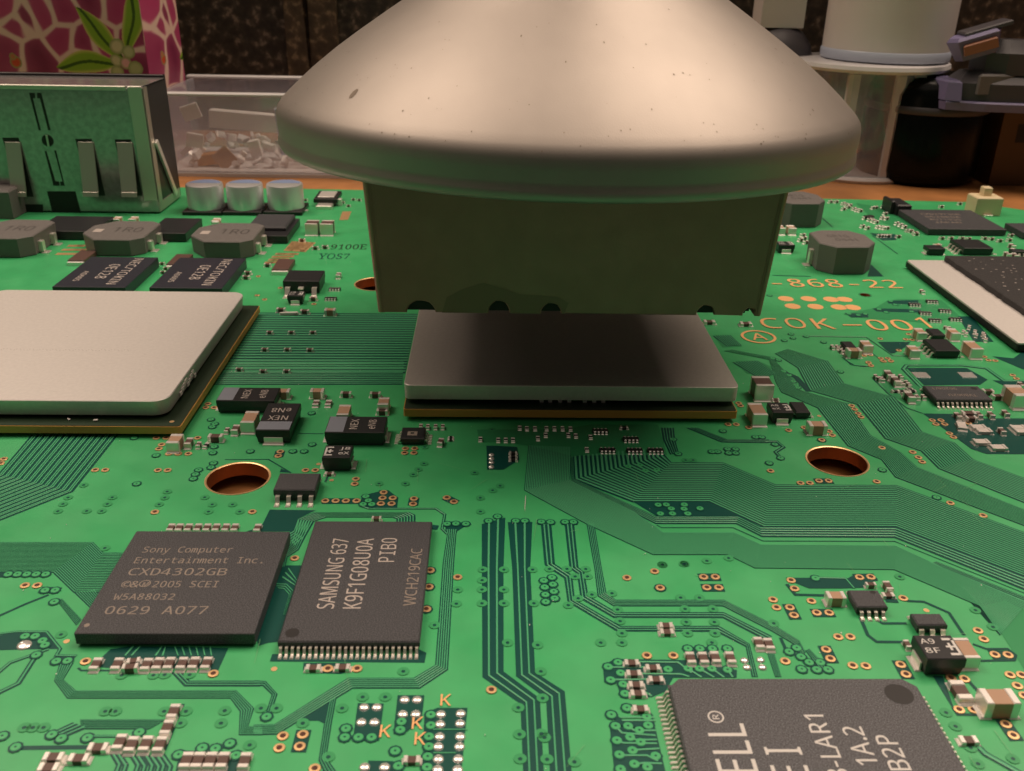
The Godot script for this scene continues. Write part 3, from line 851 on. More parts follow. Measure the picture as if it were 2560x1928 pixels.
	vias("gold", [v(-50.83,26.42), v(-49.66,26.41), v(-45.87,26.36), v(-49.65,28.11), v(-49.66,29.13), v(-48.11,30.32), v(-47,30.31), v(-45.84,30.3), v(-55.2,34.18), v(-54.08,34.17), v(-48.14,34.16), v(-47.04,34.15), v(-45.65,42.86), v(-35.46,42.73), v(-47.21,16.98), v(-47.18,18.08), v(-46.11,18.06), v(-66.61,31.78), v(-66.48,32.8)])
	vias("gold", [v(-35.19,29.65), v(-35.22,30.71), v(-31.43,33.98), v(-30.32,33.97), v(-25.43,35.87), v(-25.42,36.95), v(-28.12,40.5), v(-27,40.49), v(-25.9,40.48), v(-24.75,40.47), v(-22,38.72), v(-22,39.88), v(-20.89,39.87), v(-22.06,41.02), v(-20.91,41.01), v(-18.57,39.98), v(-18.59,41.07), v(-15.01,39.75), v(-14.19,40.58), v(-29.4,51.02), v(-20.45,28.71), v(-19.35,28.69), v(-20.46,29.78), v(-19.35,29.77)])
	vias("gold", [v(-53.53,55.43), v(-52.41,55.42), v(-43.94,65.64), v(-32.98,67.09), v(-23.69,66.5), v(-21.27,66.5), v(-13.33,54), v(-10.1,68.96), v(-25.92,73.82), v(-24.44,73.67), v(-25.95,74.98), v(-24.46,74.84), v(-22.98,76.92)])
	vias("gold_ringed", [v(-16.02,52.93), v(-15.98,55.51), v(-16.01,58.77), v(5.85,55.57)])
	vias("gold", [v(2.89,54.03), v(5.73,52.99), v(10.34,53.87), v(11.47,53.86), v(10.29,55.51), v(11.43,55.51), v(3.17,64.9), v(5.44,64.9)])
	vias("gold", [v(18.68,54.36), v(18.64,55.64), v(25.5,53.86), v(26.63,53.8), v(28.49,57.05), v(16.12,57.31), v(16.12,58.45), v(19.66,57.5), v(17.36,58.45), v(17.42,59.55), v(19.62,59.19), v(20.77,59.19), v(20.48,62.49), v(21.57,62.48), v(18.86,64.14), v(18.86,65.28), v(20.48,66.12), v(21.58,66.17), v(14.88,65.59), v(24.63,66), v(24.61,67.17), v(33.39,61.63), v(33.36,62.77), v(33.36,64.76), v(34.49,64.8), v(28.22,67.62), v(29.32,67.72), v(27.27,71.18), v(28.43,71.18), v(33.41,67.25), v(34.39,67.25), v(33.37,68.52), v(33.35,69.63), v(30.27,72.73), v(30.27,73.88)])
	vias("gold", [v(29.72,22.57), v(27.48,23.35), v(32.6,23.55), v(32.64,24.62), v(38.1,16.15), v(38.14,17.2), v(38.14,18.45), v(38.16,19.47), v(47.21,20.3), v(48.37,20.28), v(47.22,21.39), v(48.37,21.37), v(47.83,23.92), v(47.9,24.92), v(37.71,27.8), v(41.08,28.85), v(41.24,30.17), v(41.25,31.23), v(22.39,33.55), v(25.08,36.27), v(26.16,36.26), v(27.37,35.75), v(28.48,35.74), v(34.01,35.85), v(40.51,40.37), v(42.97,42.86), v(48.21,0.86), v(49.45,0.84), v(45.82,1.47), v(45.72,2.76), v(65.35,5.71), v(65.29,6.89), v(51.63,21.05)])
	vias("gold_ringed", [v(30.89,25.9)])
	vias("gold", [v(20.12,21.85), v(21.17,21.83), v(22.56,22.67), v(22.99,15.64), v(23.06,16.4), v(51.19,-7.94), v(55.19,-7.8), v(56.57,-10.03), v(56.11,-7.58), v(47.16,-1.36), v(46.1,-1.11), v(48.26,-0.06), v(48.28,1.03), v(49.32,-0.08), v(49.33,1.01), v(45.75,1.72), v(45.78,2.57), v(64.49,-1.06), v(64.46,0.26), v(65.42,0.45), v(52.27,-3.27), v(-52.59,-35.6), v(-48.72,-23.3), v(-50.45,-25.3), v(-47.32,-29.34), v(-40.04,-21.26)])
	vias("covered", [v(-53.49,26.43), v(-49.46,30.73), v(-49.51,37.13), v(-43.57,34.05), v(-43.65,35.03), v(-43.61,36), v(-42.3,32.47), v(-42.32,33.47), v(-43.28,28.59), v(-43.03,30.05), v(-44.81,22.62), v(-44.89,23.46), v(-45.6,21.43), v(-38.74,29.61), v(-31.75,27.82), v(-33.74,29.54), v(-32.41,29.53), v(-33.28,19.48), v(-23.85,39.57), v(-23.48,40.41), v(-23.95,41.16), v(-23.02,41.16), v(-14.75,44.88), v(-13.84,44.83), v(-12.79,44.87), v(-10.42,44.29), v(-9.46,43.45)])
	vias("covered", [v(-55.88,53.71), v(-55.01,53.71), v(-54.13,53.71), v(-53.26,53.7), v(-52.38,53.7), v(-51.38,56.15), v(-50.47,56.14), v(-49.82,57.83), v(-48.35,64.86), v(-46.37,65.61), v(-45.47,65.57), v(-43.32,73.65), v(-42.47,74.02), v(-40.54,73.97), v(-45.47,74.86), v(-36.86,73.42), v(-46.95,73.77), v(-50.35,62.5), v(-49.49,62.5), v(-48.61,63.06), v(-48.16,63.62), v(-29.74,74.54), v(-30.68,75.02), v(-31.67,74.96), v(-33.23,75.61), v(-28.99,75.68), v(-27.58,71.85), v(-21.26,73.08), v(-21.23,73.95), v(-20.19,73.95), v(-19.2,73.96), v(-17.28,75.3), v(-17.07,72.38), v(-17.09,73.21), v(-14.84,71.67), v(-14.77,72.77), v(-14.85,73.9), v(-14.79,74.88), v(-14.82,75.84), v(-16.92,76.71), v(-14.81,76.83)])
	vias("covered", [v(-4.31,54.02), v(-5.11,54.51), v(-4.28,55.09), v(-5.08,55.53), v(-4.26,56.17), v(-5.08,56.64), v(-4.24,57.19), v(-5.1,57.7), v(-0.3,66.28), v(0.6,65.75), v(0.66,67.02), v(-0.27,67.83), v(0.7,68.33), v(0.71,69.39), v(4.7,66.58), v(0.66,70.96), v(-0.67,71.69), v(-0.47,72.86), v(0.5,72.87), v(2.07,72.8), v(1.31,73.31), v(-0.55,74.31), v(0.5,74), v(1.24,74.5), v(-0.53,75.7), v(0.51,75.29), v(2.17,75.83), v(0.47,76.59), v(1.4,76.88), v(-0.61,77.05), v(2.11,71.9), v(6.87,64.04), v(7.9,64.04), v(8.99,64.03), v(10.29,64.03), v(6.4,66.5), v(7.35,66.5), v(8.4,66.5), v(9.69,66.65)])
	vias("covered", [v(21.15,54.02), v(15.56,64.42), v(16.4,65.05), v(16.35,63.95), v(16.89,65.74), v(17.85,65.74), v(15.99,66.58), v(17.25,66.62), v(18.2,66.62), v(8.02,41.02), v(8.92,40.97), v(10.9,40.95), v(9.32,41.76), v(10.71,41.8), v(12.46,41.69), v(7.98,42.76), v(9.28,42.75), v(10.94,42.73), v(5.85,32.72), v(7.3,32.35), v(7.76,33.65), v(9.1,33.49), v(12.29,29.6), v(12.33,25.98), v(19.03,23.67), v(22.77,25.25), v(23.56,25.24), v(16.48,29.03), v(17.17,29.02), v(18.53,28.38), v(19.52,28.37), v(18.45,29.37), v(19.29,29.36), v(-7.56,44.27), v(-6.6,44.26), v(-4.87,44.41), v(-3.91,44.48), v(-2.37,44.44), v(-1.49,44.44)])
	vias("covered", [v(40.4,5.01), v(39.48,39.22), v(22.73,31.74), v(24.69,27.1), v(24.42,30.52), v(35.68,33.2), v(32.1,5.04), v(32.53,6.35), v(32.53,8.48), v(32.51,9.73), v(32.53,10.55), v(31.81,0.29), v(32.5,0.93), v(37.49,-9.57), v(39.62,-8.64), v(37.26,-7.85), v(35.6,-6.85), v(41.62,-6.28), v(59.79,-25.6), v(59.91,-23.84), v(56.15,-21.43), v(56.81,-20.04), v(50.11,-19.02), v(51.5,-18.51), v(52.89,-19.1), v(61.35,-20.45), v(39.05,-27.95)])
	vias("faint", [v(-55.21,37.45), v(-55.86,40.05), v(-55.85,41.36), v(-55.79,42.77), v(-51.15,39.96), v(-51.18,41.32), v(-52.82,42.7), v(-51.26,42.69), v(-45.64,38.73), v(-45.52,39.96), v(-45.68,41.34), v(-41.25,39.87), v(-40.05,41.3), v(-37.9,41.28), v(-40.06,42.72), v(-36.79,42.69), v(-48.42,49.4), v(-47.36,62.26), v(-40.21,71.24), v(-39.43,71.24), v(-35.66,71.25), v(-33.97,71.25), v(-30.98,71.19), v(-30.93,72.49), v(-34.03,72.48), v(-45.71,72.9), v(-45.05,72.9), v(-44.25,72.9), v(-40.38,67.24), v(-37.8,67.24), v(-36.9,67.19), v(-34.87,67.19), v(-28.22,74.67)])
	vias("faint", [v(-20.4,69.72), v(-18.6,69.72), v(-21.86,70.93), v(-24.66,72.5), v(-17.41,66.8), v(-15.15,60.96), v(-8.7,63.26), v(-13.27,55.88), v(-13.32,57.96), v(-10.96,52.76), v(-8.9,52.76), v(-11,54.44), v(-10.99,55.87), v(-8.94,55.87), v(-10.97,57.9), v(-8.96,57.89), v(-28.22,70.93), v(-27,70.93), v(-22.16,75.82), v(-22.72,36.82), v(-19.79,36.79), v(-19.04,34.78), v(-18.55,33.59), v(-18,32.25), v(-9.98,38.14), v(-9.14,37.15), v(-11.33,39.71), v(-11.29,42.47), v(-10.06,23.64), v(-18.18,28.28), v(-12.06,34.28)])
	vias("faint", [v(-6.12,52.74), v(-4.47,52.63), v(-2.77,52.63), v(-0.94,52.62), v(-2.08,53.82), v(-0.87,53.81), v(-6.2,57.89), v(-3.06,58.15), v(-2.06,57.15), v(-0.72,56.59), v(1.17,56.39), v(7.52,57.02), v(9.28,57.02), v(1.41,58.76), v(1.44,60.38), v(1.4,62.02), v(7.62,58.66), v(10.21,58.65), v(7.38,60.49), v(9.92,60.49), v(7.21,62.01), v(9.65,62.01), v(-0.61,63.25), v(1.24,63.24), v(-6.11,63.57), v(-5.99,66.8), v(-5.99,69.87), v(-7.97,70.89), v(-6.27,73.61), v(-7.95,73.67), v(-6.05,73.99), v(-7.96,76.04), v(-5.97,76.1), v(-3.95,76.34), v(9.11,63.23), v(6.68,51.87), v(8.8,51.76), v(29.49,53.73), v(15.25,60.65), v(34.51,58.77), v(34.98,61.12), v(26.17,72.92), v(26.07,71.47), v(26.34,75.05), v(26.17,76.61), v(29.06,76.15), v(6.68,51.89), v(8.93,51.71), v(11.2,51.23), v(13.48,50.75), v(12.9,31.11), v(13.8,31.1)])
	solder_dots([v(-20.15,70.87), v(-19.14,70.87), v(-20.17,72.44), v(-19.16,72.44), v(-17.03,70.06), v(-16.03,70.06), v(-17.04,71.6), v(-16.02,71.6), v(-14.06,71.61), v(-12.5,71.54), v(-14.06,72.65), v(-12.52,72.58), v(-14.04,73.91), v(-12.47,73.91), v(-14.09,74.89), v(-12.49,74.89), v(-14.02,76.08), v(-12.55,76.08), v(-19.37,76.81), v(-17.91,76.82), v(-14.02,77.06), v(-12.56,77.07)])
	solder_dots([v(11.39,65.51), v(11.4,66.35), v(12.8,65.44), v(12.72,66.35), v(-10.13,30.17), v(-10.13,31.07), v(-10.13,31.96), v(-10.13,33.04), v(-50.07,63.46)], 0.36)
	solder_dots([v(-49.9,63.62)], 0.62)
	var disc_ := B.new()
	disc_.disc(0, 0, 0.03, 1.35, 28)
	for p in [v(41.53,-26.44), v(45.55,-26.5), v(49.49,-26.32), v(51.92,-26.39), v(41.59,-22.62), v(45.53,-22.56), v(49.52,-22.39), v(51.93,-22.34)]:
		var o := part("test_point", disc_.mesh(), M.copper_ink, board)
		o.position = Vector3(p.x, 0, p.y) * MM
	var spot := B.new()
	spot.disc(0, 0, 0.03, 0.27, 12)
	for p in [v(-46.55,63.11), v(-28.13,66.5), v(-28.13,36.11), v(-30.21,32.48), v(32.73,19.19), v(29.94,58.78)]:
		var o := part("alignment_mark", spot.mesh(), M.gold, board)
		o.position = Vector3(p.x, 0, p.y) * MM
	for p in [v(51.85,5.84), v(58.67,5.71)]:
		part("bare_pad", block(p.x - 1.1, p.x + 1.1, 0.02, 0.09, p.y - 0.9, p.y + 0.9, 0.04), M.solder, board)
	part("bare_pad", slab(PackedVector2Array([v(-44.23,-82.56), v(-42.18,-82.98), v(-41.94,-75.6), v(-43.79,-75.22)]), 0.01, 0.05), M.gold, board)

# ---------- kinds of small components ----------
func parts_kinds() -> void:
	two_pole("c2", "ceramic_capacitor", 1.0, 0.52, 0.5, M.brown)
	two_pole("c3", "ceramic_capacitor", 1.6, 0.82, 0.75, M.brown)
	two_pole("c5", "ceramic_capacitor", 2.0, 1.28, 1.2, M.tan)
	two_pole("c6", "ceramic_capacitor", 3.0, 1.6, 1.5, M.tan, 0.14)
	two_pole("cA", "ceramic_capacitor", 3.2, 2.55, 2.5, M.brown, 0.16)
	two_pole("r2", "chip_resistor", 1.0, 0.55, 0.34, M.ink_black, 0.24)
	two_pole("r3", "chip_resistor", 1.45, 0.8, 0.42, M.brown, 0.27)
	two_pole("rp", "chip_resistor", 2.0, 1.2, 0.5, M.white_plastic, 0.2)
	var o := Node3D.new()
	o.name = "resistor_array"
	var b := B.new()
	b.box(0, 0.03, 0, 2.05, 0.38, 0.72, 0.04)
	part("body", b.mesh(), M.ink_black, o)
	var e := B.new()
	e.box(0, 0.0, 0, 0.28, 0.42, 0.3, 0.06)
	e.box(0, 0.0, 0.18, 0.34, 0.14, 0.3, 0.06)
	var em := e.mesh()
	for s in [-1.0, 1.0]:
		for k in 4:
			var q := part("terminal", em, M.solder, o)
			q.position = Vector3((k - 1.5) * 0.5, 0, s * 0.42) * MM
			q.rotation.y = 0.0 if s > 0 else PI
	keep("ra", o)
	# small transistor package with three leads to the front and three to the back
	o = Node3D.new()
	o.name = "transistor"
	b = B.new()
	b.box(0, 0.12, 0, 2.9, 1.0, 1.6, 0.14, 0.1)
	part("body", b.mesh(), M.chip_smooth, o)
	var g := gull(0.75, 0.55, 0.42)
	for s in [0.0, PI]:
		for k in 3:
			var q := part("lead", g, M.lead, o)
			q.rotation.y = s
			q.position = (Basis(Vector3.UP, s) * Vector3((k - 1) * 0.95, 0, 0.78)) * MM
	keep("sot", o)

# a moulded tantalum capacitor: a two-step black case, a printed band and folded feet at both ends of x
func tantalum(at: Vector2, l: float, w: float, h: float, turn: float, band_: float, label := "") -> Node3D:
	var o := group("tantalum_capacitor", board, at.x, at.y, 0, turn, label)
	var b := B.new()
	b.box(0, 0.12, 0, l - 0.12, h * 0.5 - 0.12, w - 0.12, 0.0, 0.1)
	b.box(0, h * 0.5, 0, l, h * 0.5, w, 0.08, 0.0)
	part("case", b.mesh(), M.chip_smooth, o)
	if band_ > 0.0:
		part("polarity_band", block(-l / 2 + 0.1, -l / 2 + 0.1 + band_, h, h + 0.012, -w / 2 + 0.1, w / 2 - 0.1), M.band_grey, o)
	for s in [-1.0, 1.0]:
		var f := B.new()
		f.box(s * (l / 2 + 0.04), 0.04, 0, 0.16, h * 0.46, w * 0.55, 0.03)
		f.box(s * (l / 2 + 0.2), 0.0, 0, 0.55, 0.16, w * 0.62, 0.08)
		part("foot", f.mesh(), M.tin, o)
	return o

func coil(outline: PackedVector2Array, h: float, clip_x: float, clips: Array, label: String) -> Node3D:
	var c := Vector2.ZERO
	for p in outline: c += p / outline.size()
	var o := group("power_inductor", board, c.x, c.y, 0, 0, label)
	var local := PackedVector2Array()
	for p in outline: local.append(p - c)
	part("core", slab(local, 0.15, h, 0.18, 0.15), M.ferrite, o)
	for z in clips:
		var b := B.new()
		b.box(clip_x - c.x, 0.3, z - c.y, 0.9, h * 0.55, 1.1, 0.15)
		b.box(clip_x - c.x + signf(clip_x - c.x) * 0.7, 0.0, z - c.y, 1.3, 0.2, 1.7, 0.1)
		part("clip", b.mesh(), M.lead, o)
	return o

func plain_chip(called: String, x0: float, x1: float, z0: float, z1: float, h: float, m: Material, label := "", ch := 0.1) -> Node3D:
	var o := group(called, board, (x0 + x1) / 2, (z0 + z1) / 2, 0, 0, label)
	part("body", block((x0 - x1) / 2, (x1 - x0) / 2, 0.2, h, (z0 - z1) / 2, (z1 - z0) / 2, ch), m, o)
	return o

func big_parts() -> void:
	# main processor
	var cpu := group("processor", board, -69.1, 5.0, 0, 0, "large processor with a bare pale metal lid on an amber-edged carrier")
	part("carrier", slab(rounded(-21.3, -21.3, 21.3, 21.3, 0.4), 0.55, 1.5), M.substrate, cpu)
	part("carrier_face", slab(rounded(-21.2, -21.2, 21.2, 21.2, 0.4), 1.5, 1.56), M.substrate_top, cpu)
	part("pedestal", slab(rounded(-18.2, -18.6, 18.2, 17.8, 1.0), 1.56, 1.95), M.black, cpu)
	part("lid", slab(rounded(-20, -20.6, 19.4, 19.4, 2.0, 8), 1.95, 4.05, 0.1, 0.3), M.lid, cpu)
	var sc := B.new()
	for k in 9:
		var z := 8.0 + k * 0.75
		sc.box(19.36, 2.1 + 0.11 * (k * 7 % 9), z, 0.12, 0.5, 0.7 + 0.12 * (k % 3), 0.02)
	part("scuff", sc.mesh(), M.paper, cpu, "", true)
	var en := B.new()
	for k in 130:
		if (k * 37) % 11 < 4: continue
		en.box(-19.0 + k * 0.22, 4.05, 3.6 + 0.3 * (k % 2), 0.12, 0.006, 0.16)
	for k in 14: en.box(-16.0 + (k * 53 % 33), 4.05, -17.0 + (k * 29 % 35), 0.3 + 0.1 * (k % 4), 0.005, 0.05)
	part("engraving", en.mesh(), M.engraved, cpu, "", true)
	var mk := B.new()
	mk.disc(19.9, 20.0, 1.575, 0.3, 12)
	part("corner_mark", mk.mesh(), M.gold, cpu)
	# graphics chip under the nozzle
	var gpu := group("graphics_chip", board, 0.0, 0.0, 0, 0, "graphics chip with a metal lid in the shade of the nozzle")
	part("carrier", slab(rounded(-21.3, -21.3, 21.3, 21.3, 0.3), 0.6, 1.62), M.substrate, gpu)
	part("carrier_face", slab(rounded(-21.2, -21.2, 21.2, 21.2, 0.3), 1.62, 1.66), M.substrate_top, gpu)
	part("pedestal", slab(rounded(-19.2, -18.4, 19.2, 18.4, 0.6), 1.66, 2.32), M.black, gpu)
	part("lid", slab(rounded(-21.3, -19.8, 21.6, 19.8, 0.9, 6), 2.32, 4.32, 0.08, 0.05), M.lid_dark, gpu)
	for x in [v(-3.67,16.08), v(-2.56,16.06), v(-1.26,16.04), v(-0.09,16.02), v(1.94,15.99), v(3.16,15.97), v(4.33,15.95)]:
		part("carrier_capacitor", block(x.x - 0.25, x.x + 0.25, 1.66, 2.0, 18.6, 19.1, 0.05), M.tin, gpu)
	# far right chip with a metal face; the pad on it is a thing of its own
	var br := group("bridge_chip", board, 91.4, -24.0, 0, 0, "square chip with a plain metal face under a dark thermal pad")
	part("carrier", slab(rounded(-21.2, -21.2, 21.2, 21.2, 0.4), 0.35, 1.3), M.black, br)
	part("metal_face", slab(rounded(-21.1, -21.1, 21.1, 21.1, 0.5), 1.3, 1.62, 0.08), M.lid, br)
	# two black memory-like chips in front
	var sy := group("controller_chip", board, -37.85, 56.1, 0, 0, "square black chip with six rows of slanting print")
	part("body", slab(rounded(-7.6, -7.68, 7.6, 7.68, 0.12, 2), 0.3, 1.42, 0.05), M.chip, sy)
	var pin1 := B.new()
	pin1.disc(-6.9, 6.6, 1.425, 0.24, 12)
	part("corner_mark", pin1.mesh(), M.print_dim, sy)
	var nand := ic("flash_chip", -22.2, 55.2, 12.0, 18.4, 1.12, [[0.0, 24, 0.5, 9.15], [180.0, 24, 0.5, 9.15]], 0.95, 0.24, M.chip, "long black flash chip with a row of pins along its near edge")
	var dim := B.new()
	dim.disc(-4.95, 8.1, 1.13, 0.6, 24)
	part("pin_dimple", dim.mesh(), M.dimple, nand)
	var net := ic("network_chip", 14.1, 79.1, 20.0, 20.0, 1.42, [[-90.0, 40, 0.47, 9.9], [90.0, 40, 0.47, 9.9]], 1.0, 0.2, M.chip_grey, "large dark grey chip with white print at the near edge, pins down both sides", 0.0, 0.9)
	dim = B.new()
	var dp: Vector2 = v(22.25,70.91)
	dim.disc(dp.x - 14.1, dp.y - 79.1, 1.43, 1.12, 32)
	part("pin_dimple", dim.mesh(), M.dimple, net)
	# leaded chips
	ic("amplifier_chip", -31.35, 38.8, 4.5, 3.5, 1.5, [[0.0, 4, 1.2, 1.75], [180.0, 4, 1.2, 1.75]], 1.15, 0.46, M.chip, "plain eight-pin chip beside the near left mounting hole")
	var ts := ic("driver_chip", 53.3, 13.8, 7.7, 4.3, 1.05, [[0.0, 12, 0.65, 2.1], [180.0, 12, 0.65, 2.1]], 0.95, 0.3, M.chip, "black chip with twelve pins on each long side, far right")
	dim = B.new()
	dim.disc(2.9, -1.3, 1.06, 0.42, 20)
	part("pin_dimple", dim.mesh(), M.dimple, ts)
	var ms := ic("regulator_chip", 24.5, 58.25, 2.85, 2.5, 1.0, [[0.0, 4, 0.66, 1.25], [180.0, 4, 0.66, 1.25]], 0.8, 0.3, M.chip)
	dim = B.new()
	dim.disc(0.8, -0.85, 1.005, 0.26, 16)
	part("pin_dimple", dim.mesh(), M.dimple, ms)
	var r1: Vector2 = v(28.92,61.24)
	ic("regulator_chip", r1.x, r1.y, 2.7, 1.6, 1.05, [[0.0, 3, 0.95, 0.75], [180.0, 3, 0.95, 0.75]], 0.75, 0.42, M.chip)
	var r2: Vector2 = v(58.32,-2.59)
	ic("regulator_chip", r2.x, r2.y, 3.7, 4.6, 1.35, [[-90.0, 4, 1.15, 1.8], [90.0, 4, 1.15, 1.8]], 1.05, 0.42, M.chip_smooth)
	var r3: Vector2 = v(60.24,-8.86)
	ic("regulator_chip", r3.x, r3.y, 2.0, 2.7, 1.0, [[-90.0, 3, 0.85, 0.95], [90.0, 3, 0.85, 0.95]], 0.7, 0.4, M.chip_smooth)
	var r4: Vector2 = v(44.3,-2.76)
	ic("regulator_chip", r4.x, r4.y, 1.7, 3.2, 1.05, [[-90.0, 3, 0.95, 0.8], [90.0, 3, 0.95, 0.8]], 0.8, 0.42, M.chip_smooth)
	ic("regulator_chip", 88.7, -57.0, 6.0, 6.4, 1.6, [[-90.0, 4, 1.4, 2.95], [90.0, 4, 1.4, 2.95]], 1.4, 0.6, M.chip_smooth)
	var r5: Vector2 = v(-19.66,26.4)
	var r5o := ic("regulator_chip", r5.x, r5.y, 2.9, 2.9, 1.0, [[-90.0, 4, 0.65, 1.4], [90.0, 4, 0.65, 1.4]], 0.8, 0.3, M.chip_smooth)
	part("printed_square", block(-0.7, 0.5, 1.0, 1.012, -0.3, 0.75), M.print_dim, r5o)
	part("printed_dot", block(-0.3, 0.1, 1.012, 1.02, -0.05, 0.35), M.chip_smooth, r5o)
	var r6: Vector2 = v(30.21,18.6)
	ic("regulator_chip", r6.x, r6.y, 1.9, 3.1, 1.05, [[-90.0, 3, 0.95, 0.9], [90.0, 3, 0.95, 0.9]], 0.7, 0.4, M.chip_smooth)
	var d0: Vector2 = v(-43.04,-29.62)
	var dk := ic("power_transistor", d0.x, d0.y, 6.3, 5.9, 2.3, [[0.0, 2, 4.6, 2.9]], 2.6, 0.85, M.chip_smooth, "black power transistor with two flat pins, beyond the processor corner")
	part("cut_pin", block(-0.45, 0.45, 1.0, 1.3, 2.9, 3.9, 0.05), M.lead, dk)
	# the large black chip, and neighbours at the far right
	plain_chip("video_chip", 84.8, 102.0, -85.5, -68.6, 1.5, M.chip, "large flat black chip near the far right edge of the board")
	plain_chip("memory_chip", 104.5, 120.0, -74.2, -66.0, 1.5, M.chip)
	var sw := group("latch_socket", board, 86.0, -88.5, 0, 0)
	part("body", block(-1.6, 1.8, 0.1, 2.6, -3.6, 3.4, 0.3), M.chip_smooth, sw)
	part("lever", block(-2.6, -1.7, 0.1, 3.2, -3.0, 2.2, 0.25), M.chip_smooth, sw)
	var cn := group("plug_socket", board, 106.4, -88.3, 0, 0, "cream plastic plug socket standing at the far right")
	part("housing", block(-3.1, 3.1, 0.1, 4.3, -2.6, 2.4, 0.25), M.cream, cn)
	part("key", block(-1.0, 0.9, 4.3, 6.3, -1.4, 0.7, 0.2), M.cream, cn)
	part("pin", block(-1.0, 1.0, 0.0, 0.4, 2.4, 3.2, 0.05), M.lead, cn)
	# chips behind the coils
	plain_chip("switch_chip", -79.6, -71.8, -68.4, -56.8, 1.9, M.chip_smooth)
	plain_chip("switch_chip", -102.6, -90.6, -69.0, -57.4, 1.9, M.chip_smooth)
	var st := plain_chip("switch_chip", -60.0, -51.4, -70.0, -56.5, 1.7, M.chip_smooth)
	part("cover_plate", block(-4.6, 3.4, 1.75, 2.6, -6.8, 3.4, 0.3), M.chip, st)
	for q in [[-87.5, -44.2], [-48.9, -40.1]]:
		var f := group("film_capacitor", board, q[0], q[1], 0, 0)
		part("body", block(-1.55, 1.55, 0.1, 1.0, -3.2, 3.0, 0.08), M.brown, f)
		part("terminal", block(-1.5, 1.5, 0.0, 0.75, 3.0, 3.6, 0.1), M.tin, f)
	var f3: Vector2 = v(-68.76,-42.5)
	var ff := group("film_capacitor", board, f3.x, f3.y, 0, 0)
	part("body", block(-1.55, 1.55, 0.1, 1.0, -3.2, 3.0, 0.08), M.brown, ff)
	part("terminal", block(-1.5, 1.5, 0.0, 0.75, 3.0, 3.6, 0.1), M.tin, ff)
	# flat navy decoupling capacitors
	for x in [-78.1, -61.9]:
		var o := group("filter_capacitor", board, x, -32.0, 0, 0, "flat navy block printed with pale letters, " + ("farther from the nozzle" if x < -70.0 else "nearer the nozzle"))
		part("body", block(-6.1, 6.1, 0.1, 1.9, -8.5, 8.5, 0.08), M.navy, o)
		part("terminal", block(-5.9, 5.9, 0.0, 0.5, -9.0, -8.5, 0.05), M.tin, o)
	# coils
	for x in [[-89.7, -53.3, 3.4, "middle one of three low grey coils behind the processor"], [-68.6, -52.4, 3.5, "low grey coil nearest the nozzle, behind the navy blocks"], [-110.0, -51.6, 3.9, "low grey coil cut off by the left edge of the picture"]]:
		var a: float = x[0]
		var z: float = x[1]
		coil(PackedVector2Array([v(a, z + 2.4), v(a + 3.6, z + 6.6), v(a + 10.4, z + 6.6), v(a + 12.6, z + 4.6), v(a + 12.6, z - 5.2), v(a + 10.8, z - 6.8), v(a + 3.4, z - 6.8), v(a, z - 3.0)]), x[2], a + 12.9, [z + 2.6, z - 2.6], x[3])
	var oct := [v(52.2, -50.0), v(55.0, -51.8), v(60.4, -51.8), v(62.8, -48.6), v(62.8, -43.4), v(60.5, -40.4), v(54.4, -40.1), v(51.9, -42.8)]
	coil(PackedVector2Array(oct), 5.5, 51.9, [-46.2], "tall grey eight-sided coil standing clear on the right")
	for k in oct.size(): oct[k] += v(1.3, -33.2)
	coil(PackedVector2Array(oct), 5.5, 53.0, [-79.6], "tall grey eight-sided coil half hidden by the nozzle")
	# silver cans
	for c in [[-74.6, -82.0, "silver can capacitor beside the tin connector shell"], [-65.8, -82.4, "silver can capacitor in the middle of the row of three"], [-56.9, -82.9, "silver can capacitor nearest the nozzle"]]:
		var o := group("electrolytic_capacitor", board, c[0], c[1], 0, 0, c[2])
		part("base", block(-4.3, 4.3, 0.05, 0.9, -4.3, 4.3, 0.15), M.ink_black, o)
		part("can", turned_shape([v(3.6, 0.7), v(4.05, 0.95), v(4.05, 5.9), v(3.95, 6.2), v(3.7, 6.3), v(0, 6.3)], 0, 0), M.can, o)
		var m := B.new()
		var fan := PackedVector2Array()
		for k in 14: fan.append(v(cos(deg_to_rad(180 + k * 13.8)) * 3.5, sin(deg_to_rad(180 + k * 13.8)) * 3.5))
		m.cap(fan, 6.315, 1.0)
		part("polarity_mark", m.mesh(), M.blue, o)
		for s in [-1, 1]:
			part("terminal", block(s * 4.5 - 0.4, s * 4.5 + 0.4, 0.0, 0.25, -0.5, 0.5, 0.05), M.tin, o)
	var xt := group("crystal", board, -48.7, -90.5, 0, 0)
	part("body", block(-2.7, 2.7, 0.9, 1.9, -4.2, 3.6, 0.15), M.ink_black, xt)
	part("lid", block(-1.9, 1.9, 1.9, 2.15, -3.0, 2.6, 0.1), M.tin, xt)
	part("foot", block(-1.8, 1.8, 0.0, 0.9, 3.2, 6.2, 0.2), M.lead, xt)
	part("clip", block(2.8, 3.6, 0.0, 1.6, 1.4, 2.6, 0.1), M.tin, xt)
	var gb := B.new()
	gb.box(-128, 0, -76.5, 12, 6.5, 9, 0.4)
	var edge: Vector2 = v(-113.62,-72.74)
	part("grey_connector", block(edge.x - 14, edge.x, 0.1, 6.2, edge.y - 8, edge.y, 0.4), M.ferrite, board)
	tantalums()
	shell()

